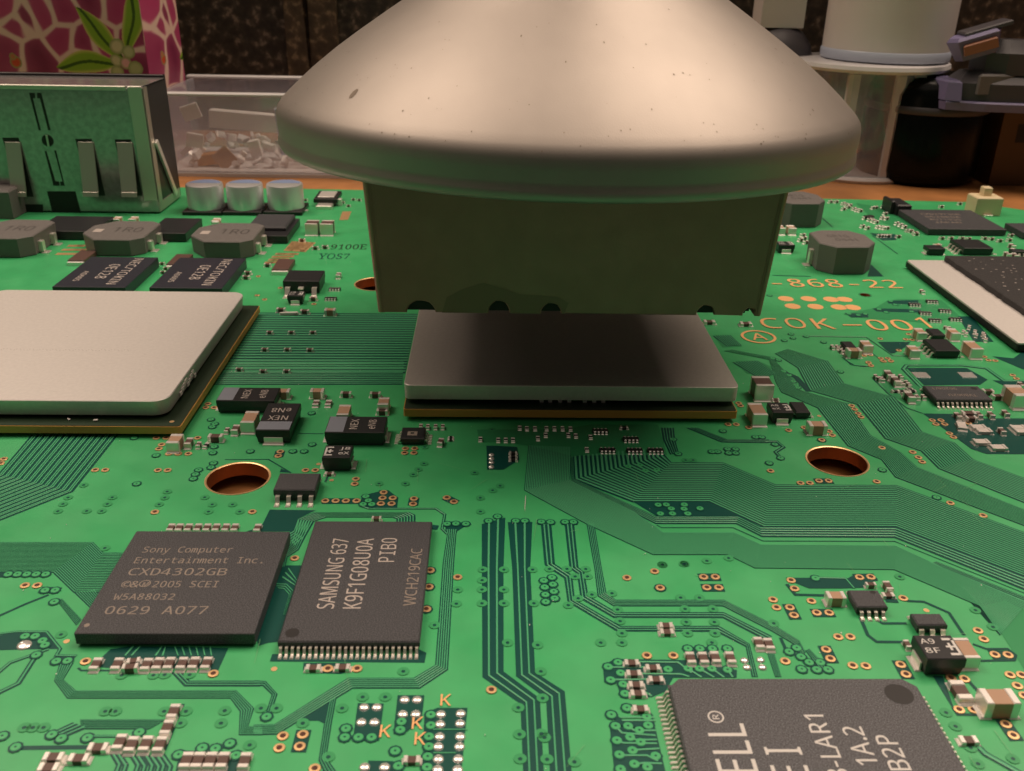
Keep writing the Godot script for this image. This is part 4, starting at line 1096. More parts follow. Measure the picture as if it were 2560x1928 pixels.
func tantalums() -> void:
	var t := tantalum(v(-41.56,17.71), 7.4, 3.9, 1.9, 0, 2.0, "black tantalum capacitor with a grey band at its left end, touching the processor corner")
	mark_nex(t, 0)
	var p2: Vector2 = v(-36.39,23.98)
	t = tantalum(p2, 7.3, 4.1, 1.9, 90, 2.1, "black tantalum capacitor with its grey band to the front")
	mark_nex(t, 90)
	t = tantalum(v(-26.56,26.01), 7.1, 4.2, 1.9, 0, 2.1, "black tantalum capacitor with a grey band, below the left end of the graphics chip")
	mark_nex(t, 0)
	var small := [[v(-27.81,32.77), 3.2, 2.9, 1.9, "J8", "eX", 0.0], [v(27.62,65.9), 3.3, 3.0, 1.9, "A9", "8F", 180.0], [v(27.12,20.13), 2.7, 2.9, 1.7, "A8", "eX", 180.0], [v(-43.09,-22.16), 2.6, 2.3, 1.6, "J8", "eX", 180.0], [v(49.44,-55.11), 3.3, 2.6, 1.8, "J8", "eX", 180.0], [v(80,-54.72), 3.4, 2.6, 1.5, "", "", 0.0]]
	for s in small:
		var at: Vector2 = s[0]
		var l: float = s[1]
		var w: float = s[2]
		var side_feet: bool = s[6] == 0.0 or l > 3.25 and w > 2.9
		var o := tantalum(at, l if side_feet else w, w if side_feet else l, s[3], 0.0 if side_feet else 90.0, 0.0)
		if s[4] == "": continue
		var k := l / 3.2
		var sgn := 1.0 if s[6] == 0.0 else -1.0
		var y: float = s[3] + 0.01
		# a square bracket of print round a plus sign at one end, two short words at the other
		var br := B.new()
		var bx := -1.0 * k * sgn
		br.box(bx - 0.35 * sgn * k, y, 0, 0.22 * k, 0.012, 2.0 * k)
		br.box(bx, y, -0.9 * k, 0.9 * k, 0.012, 0.26 * k)
		br.box(bx, y, 0.9 * k, 0.9 * k, 0.012, 0.26 * k)
		br.box(bx + 0.12 * sgn * k, y, 0, 0.2 * k, 0.012, 0.85 * k)
		br.box(bx + 0.12 * sgn * k, y + 0.002, 0, 0.72 * k, 0.012, 0.2 * k)
		var mark := part("polarity_mark", br.mesh(), M.print_white, o)
		mark.rotation.y = -o.rotation.y
		for r in 2:
			var z := (-0.35 if r == 0 else 0.75) * k
			text(o, s[4 + r], at + v((0.15 if sgn > 0 else -1.35) * k, z), at + v((1.35 if sgn > 0 else -0.15) * k, z), 0.62 * k, s[3] + 0.01, M.print_white)

func mark_nex(o: Node3D, turn: int) -> void:
	var c := v(o.position.x, o.position.z) / MM
	if turn == 0:
		text(o, "NEX", c + v(0.2, 1.3), c + v(0.2, -1.3), 0.95, 1.91, M.print)
		text(o, "eN8", c + v(2.35, 1.2), c + v(2.35, -1.2), 0.95, 1.91, M.print)
	else:
		text(o, "NEX", c + v(1.2, -0.1), c + v(-1.2, -0.1), 1.15, 1.91, M.print)
		text(o, "eN8", c + v(1.2, -2.2), c + v(-1.2, -2.2), 1.15, 1.91, M.print)

# bright tin shell of a stacked connector at the far left
func shell() -> void:
	var z := -78.8
	var o := group("connector_shell", board, 0, 0, 0, 0, "tall shiny tin connector shell with sprung tabs at the far left")
	part("front_plate", block(-150, -84.3, 0.4, 26.9, z - 0.4, z, 0.05), M.shell, o)
	part("folded_edge", block(-150, -87.6, 26.4, 27.3, z - 0.6, z + 0.15, 0.1), M.shell_matte, o)
	part("corner_flap", block(-87.2, -84.3, 3.0, 27.3, z - 0.3, z + 0.12, 0.1), M.shell_matte, o)
	part("top_plate", block(-150, -84.3, 26.9, 27.3, z - 15, z - 0.6, 0.05), M.shell, o)
	part("side_plate", block(-84.7, -84.3, 0.4, 27.2, z - 15, z - 0.4, 0.05), M.ink_black, o)
	part("side_rail", block(-84.4, -84.1, 0.4, 27.0, z - 2.6, z - 0.4, 0.05), M.shell_matte, o)
	part("side_rail", block(-84.4, -84.1, 0.4, 2.4, z - 15, z - 2.6, 0.05), M.shell_matte, o)
	part("rear_plate", block(-150, -84.5, 0.4, 27.9, z - 16.5, z - 15, 0.1), M.ink_black, o)
	var sp := B.new()
	sp.xf = Transform3D(Basis(Vector3.RIGHT, 0.55), Vector3(-83.8, 9.5, z - 6.5))
	sp.box(0, -9, 0, 0.5, 16, 1.3, 0.1)
	part("side_spring", sp.mesh(), M.lead, o)
	# openings: outlines on the plate
	var holes := [
		[v(-107.97,25.65), v(-106.76,25.67), v(-106.87,24.54), v(-107.4,24.53), v(-107.01,17.95), v(-107.45,17.95)],
		[v(-106.33,25.68), v(-105.43,25.69), v(-104.92,17.98), v(-105.44,17.97), v(-105.9,24.55), v(-106.45,24.54)],
		[v(-107.05,13.54), v(-106.68,13.54), v(-105.98,7.03), v(-105.19,6.92), v(-105.23,6.02), v(-106.57,6.01)],
		[v(-104.97,13.69), v(-104.6,13.7), v(-104.15,6.04), v(-105.03,6.03), v(-104.99,6.92), v(-104.43,6.98)],
		[v(-115.51,16.25), v(-112.06,16.3), v(-111.39,3.51), v(-114.55,3.47)],
		[v(-100.01,16.22), v(-96.54,16.27), v(-95.62,3.97), v(-99.18,3.92)],
		[v(-91.61,16.22), v(-88.15,16.27), v(-87.44,4.07), v(-91.05,4.03)],
		[v(-108.25,4.75), v(-102.05,4.83), v(-101.62,-0.62), v(-107.89,-0.7)],
		[v(-115.79,1.76), v(-109.69,1.84), v(-110.07,-0.78), v(-116.33,-0.85)]]
	for h in holes:
		var b := B.new()
		b.xf = Transform3D(Basis(Vector3.RIGHT, PI / 2), Vector3(0, 0, z))
		var flat := PackedVector2Array()
		for p in h: flat.append(v(p.x, -p.y))
		b.prism(flat, 0.01, 0.05)
		part("opening", b.mesh(), M.black, o)
	var rim: Vector2 = v(-105.98,15.77)
	var rb := B.new()
	rb.xf = Transform3D(Basis(Vector3.RIGHT, PI / 2), Vector3(rim.x, rim.y, z))
	rb.disc(0, 0, 0.06, 1.25, 24)
	part("opening", rb.mesh(), M.black, o)
	part("cross_bar", block(rim.x - 0.2, rim.x + 0.2, rim.y - 1.2, rim.y + 1.2, z + 0.06, z + 0.16, 0.02), M.shell_matte, o)
	for q in [[v(-115.07,15.4), 3.2], [v(-99.5,15.62), 3.3], [v(-91.16,15.66), 3.3]]:
		var tb := B.new()
		tb.xf = Transform3D(Basis(Vector3.RIGHT, -0.16), Vector3(q[0].x + 1.6, q[0].y, z + 0.15))
		tb.box(0, -10.8, 0, q[1], 10.8, 0.3, 0.05)
		tb.box(0, -11.6, 0.25, q[1], 1.0, 0.3, 0.05)
		part("sprung_tab", tb.mesh(), M.shell_matte, o)

func small_parts() -> void:
	# left of the picture, in front of the processor
	put("c5", [v(-47.66,28.99)], 90, 1.15)
	put("c3", [v(-46.29,28.36), v(-41.59,24.92)], 90)
	put("c2", [v(-45.09,28.6), v(-42.69,24.88)], 90)
	put("r2", [v(-44.23,28.56)], 80)
	put("c3", [v(-43.44,27.08)], 0, 1.1)
	put("c6", [v(-40.07,23.59)], 90, 1.05)
	put("r3", [v(-42.95,46.08), v(-42.1,46.08), v(-41.18,46.07), v(-40.23,46.06), v(-39.29,46.06), v(-38.36,46.05), v(-37.38,46.04), v(-36.46,46.04), v(-34.13,46.07)], 90, 0.85)
	# between processor and graphics chip
	put("c2", [v(-44.46,-7.67), v(-41.15,-7.75), v(-37.86,-7.83), v(-43.72,-0.83), v(-40.41,-0.91), v(-37.07,-0.85), v(-42.25,6.92), v(-38.95,6.85), v(-45.7,6.4)], 0)
	put("c3", [v(-44.71,-17.41), v(-40.71,-16.7)], 0, 0.92)
	put("c5", [v(-36.45,-16.15)], 0, 0.9)
	put("c3", [v(-37.99,-35.36)], 90)
	put("ra", [v(-37.64,-28.49), v(-37.56,-23.5)], 0)
	put("cA", [v(-47.68,-64.21), v(-44.53,-64.2)], 90)
	put("c5", [v(-90.12,-69.51), v(-86.67,-69.67), v(-69.03,-69.17)], 90, 1.2)
	put("c5", [v(-68.79,-68.63)], 90, 1.1)
	put("c2", [v(-48.79,-58.15), v(-45.19,-52.76), v(-43.38,-53.51), v(-54.66,-36.59), v(-54.41,-34.06), v(-52.15,-41.37), v(-40.41,-23.01)], 0, 1.3)
	put("c2", [v(-54.26,-92.11), v(-53.47,-88.37), v(-43.11,-93.18), v(-41.67,-92.77), v(-45.23,-90.2), v(-43.41,-87.04), v(-71.91,-41.87), v(-70.27,-38.96), v(-70.07,-36.65)], 0)
	put("c5", [v(-37.79,14.87), v(-33.3,14.68)], 0, 0.92)
	put("c3", [v(-29.55,14.44), v(-25.65,14.49)], 0, 0.9)
	put("r3", [v(-33.12,17), v(-31.5,16.98)], 90)
	put("c6", [v(-28.82,21.16)], 90, 0.95)
	put("c5", [v(-24.11,18.31)], 90, 1.1)
	put("c3", [v(-24.19,19.57)], 0, 0.9)
	put("c2", [v(-18.96,23.37), v(-18.1,23.43), v(-17.12,23.42), v(-16.23,23.4)], 90, 0.85)
	put("c3", [v(-16.28,27.62)], 80, 0.8)
	put("ra", [v(-15.1,26.27)], 90, 0.55)
	put("r3", [v(-28.53,34.98)], 0, 0.75)
	put("c3", [v(-22.14,44.31)], 0, 0.62)
	# in the nozzle's shade
	put("r2", [v(-6.58,23.42), v(-5.68,23.57), v(-4.66,23.56), v(-3.22,23.54), v(-2.23,23.52), v(-1.2,23.51), v(-0.22,23.56), v(-4.41,26.14), v(-3.42,25.27), v(-0.6,25.24), v(0.32,25.42), v(2.12,25.72), v(1.36,28.92)], 90, 0.85)
	put("r2", [v(-11.48,26.46), v(-9.3,26.65), v(-8.38,26.64), v(-7.49,26.63)], 90, 0.85)
	put("ra", [v(3.48,24.21), v(7.02,26.3), v(3.82,29.13), v(7.08,29.18), v(9.61,29.15)], 0, 0.95)
	put("r2", [v(6.59,23.24)], 0)
	put("r2", [v(-7.53,29.86), v(-7.55,30.67), v(-7.56,31.51)], 0, 0.9)
	# in front of the square chip
	put("r3", [v(-42.82,66.23), v(-41.08,66.23), v(-38.65,66.28), v(-37.75,66.2), v(-36.84,66.16), v(-35.78,66.16), v(-34.82,66.13), v(-33.77,66.13)], 90, 0.95)
	put("c3", [v(-39.8,66.78)], 5, 0.8)
	put("r3", [v(-39.92,65.75)], 10, 0.75)
	put("r3", [v(-34.81,71.55), v(-34.79,73.21), v(-37.86,74.63), v(-36.9,74.87), v(-35.86,74.81), v(-34.8,74.87)], 90)
	put("r3", [v(-39.26,75.14), v(-42.14,76.04), v(-40.26,76.16), v(-42.08,77.01)], 0)
	put("r3", [v(-32.39,76.38), v(-31.55,76.38), v(-30.66,76.38), v(-29.74,76.39), v(-28.15,76.43)], 90)
	put("r3", [v(-24.87,66.62), v(-22.45,66.56), v(-15.95,76.32)], 0, 0.85)
	# right of the middle
	put("r3", [v(5.42,61.23), v(5.35,62.1), v(1.7,66.02), v(3.4,66.62), v(1.7,67.29), v(3.44,67.99), v(1.71,68.6), v(1.72,69.58), v(1.68,71.26)], 0, 0.85)
	put("r3", [v(6.79,65.49), v(7.88,65.49), v(8.91,65.41), v(10.2,65.45), v(13.12,63.59), v(13.96,63.72)], 90, 0.95)
	put("c5", [v(21.71,57.8)], 0, 0.85)
	put("c3", [v(25.98,55.36)], 0, 0.62)
	put("c3", [v(27.46,55.76)], 90, 0.8)
	put("r3", [v(27.1,56.83)], 0, 0.8)
	put("c6", [v(30.33,65.32)], 90, 0.85)
	put("c3", [v(26.06,63.79)], 90, 0.6)
	put("r3", [v(28.06,69.55)], 90, 1.5)
	put("c5", [v(30.09,71.33)], 0, 1.35)
	put("r3", [v(26.38,74.57)], 0, 0.95)
	# right of the graphics chip
	put("cA", [v(26.52,13.45)], 90, 0.95)
	put("c6", [v(24.02,20.65)], 90, 1.15)
	put("c5", [v(30.75,23.96)], 0, 1.15)
	put("c2", [v(28.06,15.05), v(27.93,15.82)], 0)
	put("c3", [v(46.55,7.11), v(46.74,9.18)], 90, 1.2)
	put("c2", [v(44.73,7.23), v(44.94,7.99), v(45.27,8.09), v(47.36,7.18), v(48.31,7.16), v(47.24,8.22), v(47.56,9.57), v(48.34,9.22), v(48.35,9.9), v(47.89,13.88), v(48.76,13.8)], 90)
	put("c3", [v(46.57,14.36)], 90, 1.25)
	put("r2", [v(45.69,11.83), v(46.55,11.82), v(46.78,12.62), v(47.95,11.14), v(48.11,11.79)], 0)
	put("c3", [v(58.89,13.84), v(58.39,12.19)], 0, 0.95)
	put("c5", [v(60.62,15.26)], 90, 1.75)
	put("c3", [v(50.8,19.6), v(53.76,19.27), v(55.38,19.24), v(57.57,18.77), v(54.56,23.79), v(64.34,9.82)], 90, 0.8)
	put("c3", [v(52.25,19.39)], 0, 1.15)
	put("c3", [v(52.13,20.45)], 0, 0.9)
	put("rp", [v(52.33,23.63), v(52.08,22.67), v(50.57,26.61), v(52.01,28.01), v(57.21,22.74), v(57.22,23.7)], 0, 0.95)
	put("rp", [v(50.11,22.28)], 75, 0.95)
	put("ra", [v(63.1,-23.42), v(66.91,-25.18), v(63.17,-19.31), v(67.09,-20.54), v(63.35,-15.88), v(67.08,-16.52)], -8)
	put("c2", [v(67.22,-30.04)], 90, 1.2)
	put("c2", [v(67.57,-12.68), v(67.55,-10.65), v(65.65,-9.6), v(68.4,-9.67), v(67.66,-7.21), v(67.02,-9.14), v(65.6,-10.5), v(68.17,-8.82)], 60)
	put("c5", [v(44.2,-0.66)], 0, 1.05)
	put("c5", [v(46.84,-2.78)], 90, 1.15)
	put("c5", [v(53.4,-1.11)], 90, 1.1)
	put("c6", [v(62.7,-1.71)], 90, 1.12)
	put("c5", [v(57.44,-8.28), v(62.79,-8.27)], 90, 1.12)
	put("c2", [v(42.14,-3.69), v(42.86,-3.71), v(43.03,-2.12), v(63.56,-12.22), v(64.11,-11.98)], 90)
	# far right of the board
	put("c5", [v(52.21,-68.39), v(54.64,-68.5)], 90, 1.3)
	put("c2", [v(56.69,-66.33), v(56.24,-64.01), v(55.04,-62.61), v(55.64,-60.85)], 30, 1.3)
	put("c2", [v(75.41,-95), v(75.74,-93.84), v(76.42,-93.29), v(75.35,-91.5), v(76.2,-89.82), v(76.52,-88.71), v(77.04,-88.17), v(73.57,-89.69), v(81.32,-91.22), v(82,-91.49), v(84.28,-92.53), v(82.05,-85.65), v(79.99,-81.77), v(80.63,-81.27), v(75.75,-81.57), v(76.28,-80.02), v(76.73,-79), v(77.03,-77.98), v(75.88,-73.89), v(76.5,-73.42), v(76.99,-72.95), v(77.54,-72.97), v(72.52,-74.23), v(73.05,-72.77), v(84.3,-87.41), v(72.74,-96.65), v(74.24,-96.73), v(81.4,-76.95), v(81.69,-75.65), v(81.9,-74.15)], 30, 1.25)
	put("c2", [v(81.49,-71.19), v(81.96,-70.73), v(82.3,-69.31), v(82.16,-68.35), v(73.49,-66.58), v(74.15,-66.6), v(74.81,-66.63), v(75.34,-66.66), v(77.4,-66.28), v(86.44,-65.28), v(88.42,-65.36), v(90.8,-65.46), v(92.17,-65.06), v(95.84,-65.67), v(97.2,-65.27), v(98.36,-63.95), v(100.71,-64.5), v(103.05,-68.3), v(98.73,-93.25), v(104.77,-96.51)], 10, 1.2)
	put("sot", [v(76.73,-81.84)], 20, 0.75)
	put("c5", [v(82.32,-58.41)], 20, 0.8)
	put("c3", [v(98.62,-59.28), v(97.2,-55.79), v(94.5,-53.19), v(95.7,-52.42)], 90, 1.1)
	put("sot", [v(97.15,-54.46)], 0)
	put("r3", [v(25.27,-13.82), v(31.08,-13.19)], 0, 1.3)

func lettering() -> void:
	# copper legends on the board
	for k in [[v(-14.16,70.72), 0], [v(-16.24,73.15), 0], [v(-18.63,73.98), 0], [v(-15.92,74.72), 0]]:
		text(board, "K", k[0], k[0] + v(0.85, 0), 1.25, 0.09, M.copper_ink, "Droid Sans", "copper_letter")
	text(board, "-868-22", v(41.24,-32.77), v(64.92,-32.68), 4.4, 0.09, M.copper_ink, "Droid Sans Mono", "copper_letter")
	var row := "COK-001"
	var at := [v(33.88,-11.98), v(38.04,-12.08), v(42.52,-11.94), v(47.28,-12.06), v(51.38,-11.66), v(55.48,-11.76), v(60.23,-12.9)]
	for k in 7:
		text(board, row[k], at[k], at[k] + v(3.1 if k != 6 else 1.5, 0), 4.6, 0.09, M.copper_ink, "Droid Sans", "copper_letter")
	var ring := B.new()
	ring.disc(0, 0, 0.05, 2.75, 40, 2.3, 0.05)
	var rp: Vector2 = v(31.94,-8.31)
	var ro := part("copper_ring", ring.mesh(), M.copper_ink, board)
	ro.position = Vector3(rp.x, 0.03, rp.y) * MM
	text(board, "A", rp + v(-1.2, 1.4), rp + v(1.2, 1.4), 2.8, 0.09, M.copper_ink, "Droid Sans", "copper_letter")
	# ink stamps
	text(board, "9100E", v(-42.37,-53.07), v(-35.23,-53.35), 3.4, 0.03, M.ink_black, "Droid Serif", "ink_stamp")
	text(board, "YOS7", v(-43.78,-46.52), v(-37.8,-46.74), 3.6, 0.03, M.bed, "Droid Serif", "ink_stamp")
	# prints on chips
	var sony: Node3D = board.get_node("controller_chip")
	for l in [["Sony Computer", v(-43.69,52.09), v(-35.14,52.04), 0.95], ["Entertainment Inc.", v(-43.89,53.81), v(-31.84,53.75), 0.95], ["CXD4302GB", v(-43.83,55.67), v(-34.79,55.63), 1.05], ["©&", v(-43.82,57.47), v(-42.24,57.46), 0.9], ["2005 SCEI", v(-41,57.46), v(-35.12,57.43), 0.9], ["M", v(-41.92,57.32), v(-41.42,57.32), 0.6], ["W5A88032", v(-43.87,59.26), v(-38.49,59.24), 0.85], ["0629 A077", v(-43.9,61.24), v(-35.07,61.22), 1.05]]:
		text(sony, l[0], l[1], l[2], l[3], 1.42, M.print_dim, "Droid Sans Mono", "print")
	var mr := B.new()
	var mc: Vector2 = v(-41.76,56.91)
	mr.disc(0, 0, 1.43, 0.52, 24, 0.42, 1.43)
	var mro := part("print", mr.mesh(), M.print_dim, sony)
	mro.position = Vector3(mc.x + 37.85, 0.0, mc.y - 56.1) * MM
	var nand: Node3D = board.get_node("flash_chip")
	text(nand, "SAMSUNG 637", v(-24.13,60.06), v(-24.28,49.2), 1.55, 1.125, M.print, "Droid Sans", "print")
	text(nand, "K9F1G08U0A", v(-21.74,60.05), v(-21.81,49.18), 1.6, 1.125, M.print, "Droid Sans", "print")
	text(nand, "PIB0", v(-19.45,53.06), v(-19.49,49.08), 1.5, 1.125, M.print, "Droid Sans Mono", "print")
	text(nand, "WCH219CAC", v(-16.92,59.65), v(-16.88,50.86), 1.1, 1.125, M.print_dim, "Droid Sans", "print")
	var net: Node3D = board.get_node("network_chip")
	var n0: Vector2 = v(9.03,75.28)
	text(net, "ELL", v(n0.x, n0.y + 3.4), v(n0.x, v(9.36,73.98).y), 2.9, 1.425, M.print_white, "Droid Sans", "print")
	var rg := B.new()
	rg.disc(0, 0, 1.425, 0.62, 28, 0.5, 1.425)
	var rc: Vector2 = v(7.09,73.3)
	var rgo := part("print", rg.mesh(), M.print_white, net)
	rgo.position = Vector3(rc.x - 14.1, 0.0, rc.y - 79.1) * MM
	text(net, "R", rc + v(0.24, 0.24), rc + v(0.24, -0.24), 0.5, 1.425, M.print_white, "Droid Sans", "print")
	var l2: Vector2 = v(12.68,76.49)
	text(net, "88E I", v(l2.x, l2.y + 6.0), v(l2.x, l2.y - 0.2), 2.7, 1.425, M.print_white, "Droid Sans", "print")
	var l3: Vector2 = v(15.44,73.1)
	text(net, "8-LAR1", v(l3.x, l3.y + 6.2), v(l3.x, l3.y), 1.5, 1.425, M.print_white, "Droid Sans", "print")
	var l4: Vector2 = v(17.96,74.31)
	text(net, "1A.2", v(l4.x, l4.y + 3.7), v(l4.x, l4.y), 1.55, 1.425, M.print_white, "Droid Sans", "print")
	var l5: Vector2 = v(20.16,75.18)
	text(net, "B2P", v(l5.x, l5.y + 3.3), v(l5.x, l5.y), 1.55, 1.425, M.print_white, "Droid Sans", "print")
	for c in ["filter_capacitor", "filter_capacitor_001"]:
		var o: Node3D = board.get_node(c)
		var p := v(o.position.x, o.position.z) / MM
		text(o, "NEC/TOKIN", p + v(2.2, -7.5), p + v(2.2, 7.0), 1.7, 1.91, M.print, "Droid Sans", "print")
		text(o, "0E128", p + v(-0.9, -4.0), p + v(-0.9, 4.0), 1.9, 1.91, M.print, "Droid Sans", "print")
		text(o, "A0605", p + v(-4.0, 0.0), p + v(-4.0, 5.5), 1.0, 1.91, M.print, "Droid Sans", "print")
	for c in [["power_inductor", "1R0"], ["power_inductor_001", "1R0"], ["power_inductor_002", "1R0"]]:
		var o: Node3D = board.get_node(c[0])
		var p := v(o.position.x, o.position.z) / MM
		var h: float = [3.4, 3.5, 3.9][["power_inductor", "power_inductor_001", "power_inductor_002"].find(c[0])]
		text(o, c[1], p + v(-1.6, 1.4), p + v(4.0, 1.4), 3.2, h + 0.01, M.faded, "Droid Sans", "print")
		part("polarity_mark", block(-5.2, -3.5, h + 0.002, h + 0.012, -0.4, 1.8), M.print, o)
	for c in ["power_inductor_003", "power_inductor_004"]:
		var o: Node3D = board.get_node(c)
		var p := v(o.position.x, o.position.z) / MM
		text(o, "6R1G", p + v(-2.6, -0.6), p + v(1.6, -0.6), 1.7, 5.51, M.faded, "Droid Sans", "print")
		text(o, "0441", p + v(-1.8, 1.9), p + v(2.4, 1.9), 1.7, 5.51, M.faded, "Droid Sans", "print")
	var dr: Node3D = board.get_node("driver_chip")
	var dp := v(dr.position.x, dr.position.z) / MM
	text(dr, "96206/1", dp + v(0.4, -1.5), dp + v(-2.9, -1.5), 0.65, 1.06, M.print_dim, "Droid Sans", "print")
	text(dr, "TV8062U", dp + v(2.2, 0.55), dp + v(-1.6, 0.55), 0.7, 1.06, M.print_dim, "Droid Sans", "print")
	var vc: Node3D = board.get_node("video_chip")
	var vp := v(vc.position.x, vc.position.z) / MM
	for r in 4:
		text(vc, ["CXD2973GB", "0628R0A", "8U71930", "JAPAN"][r], vp + v(-5.0, -3.5 + r * 2.4), vp + v(4.0 - r, -3.5 + r * 2.4), 1.3, 1.51, M.print_dim, "Droid Sans Mono", "print")

# ---------- the nozzle ----------
func hot_air_nozzle() -> void:
	var o := thing("hot_air_nozzle", "flared metal hot air nozzle with a square skirt held over the graphics chip", "hot air nozzle", -0.8, 0, 15.2)
	var y := -15.2
	var prof := [v(23.0, 32.6), v(33.0, 32.2), v(35.2, 31.7), v(36.2, 31.25), v(36.75, 31.2), v(37.1, 31.45), v(37.28, 31.9), v(37.25, 32.35), v(37.12, 32.75), v(37.12, 33.2), v(37.28, 34.3), v(37.28, 35.4), v(37.1, 36.1), v(36.6, 36.8), v(35.8, 37.6), v(34.4, 38.9), v(32.3, 40.7), v(29.6, 42.8), v(26.6, 44.9), v(23.0, 47.3), v(19.6, 49.5), v(16.8, 51.6), v(14.6, 54.2), v(13.0, 57.4), v(12.0, 61.5), v(11.0, 68.0), v(11.0, 110.0), v(9.6, 110.0), v(9.6, 60.0), v(14.0, 50.0), v(34.0, 34.5), v(34.0, 32.6)]
	for k in prof.size(): prof[k].y += y
	var bell := part("bell", turned_shape(prof, 0.1, 0, 128), M.nozzle, o)
	bell.position = Vector3(0, 16.4, 0) * MM
	bell.rotation = Vector3(deg_to_rad(-1.3), 0, deg_to_rad(-0.35))
	bell.position -= bell.basis * Vector3(0, 16.4, 0) * MM
	# four walls of the skirt; the front one has half-round bites along its lower edge
	var bites := [[v(-18.61,15.56), 1.7, 1.55], [v(-9.35,15.66), 1.25, 1.6], [v(-3.15,15.61), 1.2, 1.35], [v(15.36,15.68), 1.05, 1.3], [v(20.68,15.62), 0.8, 1.0]]
	for w in 4:
		var edge := PackedVector2Array([v(-23.9, 31.9), v(-22.85, 15.2)])
		if w == 0:
			for b in bites:
				for k in 11:
					var a := PI - PI * k / 10.0
					edge.append(v(b[0].x + 0.8 + cos(a) * b[1], 15.2 + sin(a) * b[2] + 0.001 * k + (0.06 if k % 3 == 1 else 0.0)))
		edge.append(v(22.85, 15.2))
		edge.append(v(23.9, 31.9))
		var bl := B.new()
		var flat := PackedVector2Array()
		for p in edge: flat.append(v(p.x, -(p.y + y)))
		# the skirt narrows slightly towards its mouth, so each wall leans
		bl.xf = Transform3D(Basis(Vector3.UP, w * PI / 2), Vector3.ZERO) * Transform3D(Basis(Vector3.RIGHT, PI / 2 + 0.06), Vector3(0, 0, 22.8))
		bl.prism(flat, -0.7, 0.0, 0.12)
		part("skirt_wall", bl.mesh(), M.nozzle_box, o)
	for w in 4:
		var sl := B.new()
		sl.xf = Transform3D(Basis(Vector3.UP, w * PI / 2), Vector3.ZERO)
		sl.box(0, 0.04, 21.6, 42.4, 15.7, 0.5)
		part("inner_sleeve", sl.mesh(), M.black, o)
	var corner := B.new()
	for q in [[1, 1], [-1, 1], [1, -1], [-1, -1]]:
		for k in 6:
			var a0 := PI / 2 * k / 6.0
			var a1 := PI / 2 * (k + 1) / 6.0
			var p0 := v(22.35 + sin(a0) * 0.6, 22.35 + cos(a0) * 0.6)
			var p1 := v(22.35 + sin(a1) * 0.6, 22.35 + cos(a1) * 0.6)
			var up0 := p0 * 1.045
			var up1 := p1 * 1.045
			corner.quad(Vector3(p0.x * q[0], 0.05, p0.y * q[1]), Vector3(p1.x * q[0], 0.05, p1.y * q[1]), Vector3(up1.x * q[0], 16.6, up1.y * q[1]), Vector3(up0.x * q[0], 16.6, up0.y * q[1]), Vector3(q[0], 0, q[1]))
	part("skirt_corner", corner.mesh(), M.nozzle_box, o, "", true)
	# grey heat tide mark over the middle bites
	var tide := B.new()
	var tp := PackedVector2Array()
	for p in [v(-16.14,15.27), v(-15.56,17.26), v(-13.64,18.32), v(-11.19,19.15), v(-8.73,18.37), v(-6.8,17.7), v(-4.33,17.61), v(-2.4,17.4), v(-1.1,16.72)]: tp.append(v(p.x, -(p.y + y)))
	tp.append(v(bites[2][0].x + 1.6, -0.06))
	for b in [bites[2], bites[1]]:
		for k in 9:
			var a := PI * k / 8.0
			tp.append(v(b[0].x + cos(a) * (b[1] + 0.12), -0.06 - sin(a) * (b[2] + 0.12)))
	tide.xf = Transform3D(Basis(Vector3.RIGHT, PI / 2 + 0.06), Vector3(0.8, 0, 22.83))
	tide.cap(tp, 0.0, 1.0)
	part("tide_mark", tide.mesh(), M.stain, o)
	# pits and specks in the bell's skin
	var rng := RandomNumberGenerator.new()
	rng.seed = 77
	var pits := B.new()
	for k in 170:
		var a := PI / 2 + rng.randf_range(-1.5, 1.5)
		var i := rng.randi_range(12, 20)
		var f := rng.randf()
		var p: Vector2 = prof[i].lerp(prof[i + 1], f)
		var r := rng.randf_range(0.025, 0.085) * (1.6 if k % 9 == 0 else 1.0)
		pit(pits, p, (prof[i + 1] - prof[i]).normalized(), a, r, r * rng.randf_range(0.8, 2.2))
	var t: Vector2 = (prof[16] - prof[15]).normalized()
	pit(pits, prof[15].lerp(prof[16], 0.35), t, deg_to_rad(137), 0.42, 0.75)
	part("pit", pits.mesh(), M.pit, bell, "", true)

func pit(b: B, p: Vector2, t: Vector2, a: float, w: float, l: float) -> void:
	var m := Vector2(t.y, -t.x)
	var out := Vector3(cos(a), 0, sin(a))
	var c := out * (p.x + m.x * 0.02) + Vector3(0.1, p.y + m.y * 0.02, 0)
	var nrm := (out * m.x + Vector3(0, m.y, 0)).normalized()
	var up := (out * t.x + Vector3(0, t.y, 0)).normalized()
	var across := up.cross(nrm)
	for k in 7:
		var e := TAU * k / 7
		var f := TAU * (k + 1) / 7
		b.tri(c, c + across * cos(e) * w + up * sin(e) * l, c + across * cos(f) * w + up * sin(f) * l, nrm)

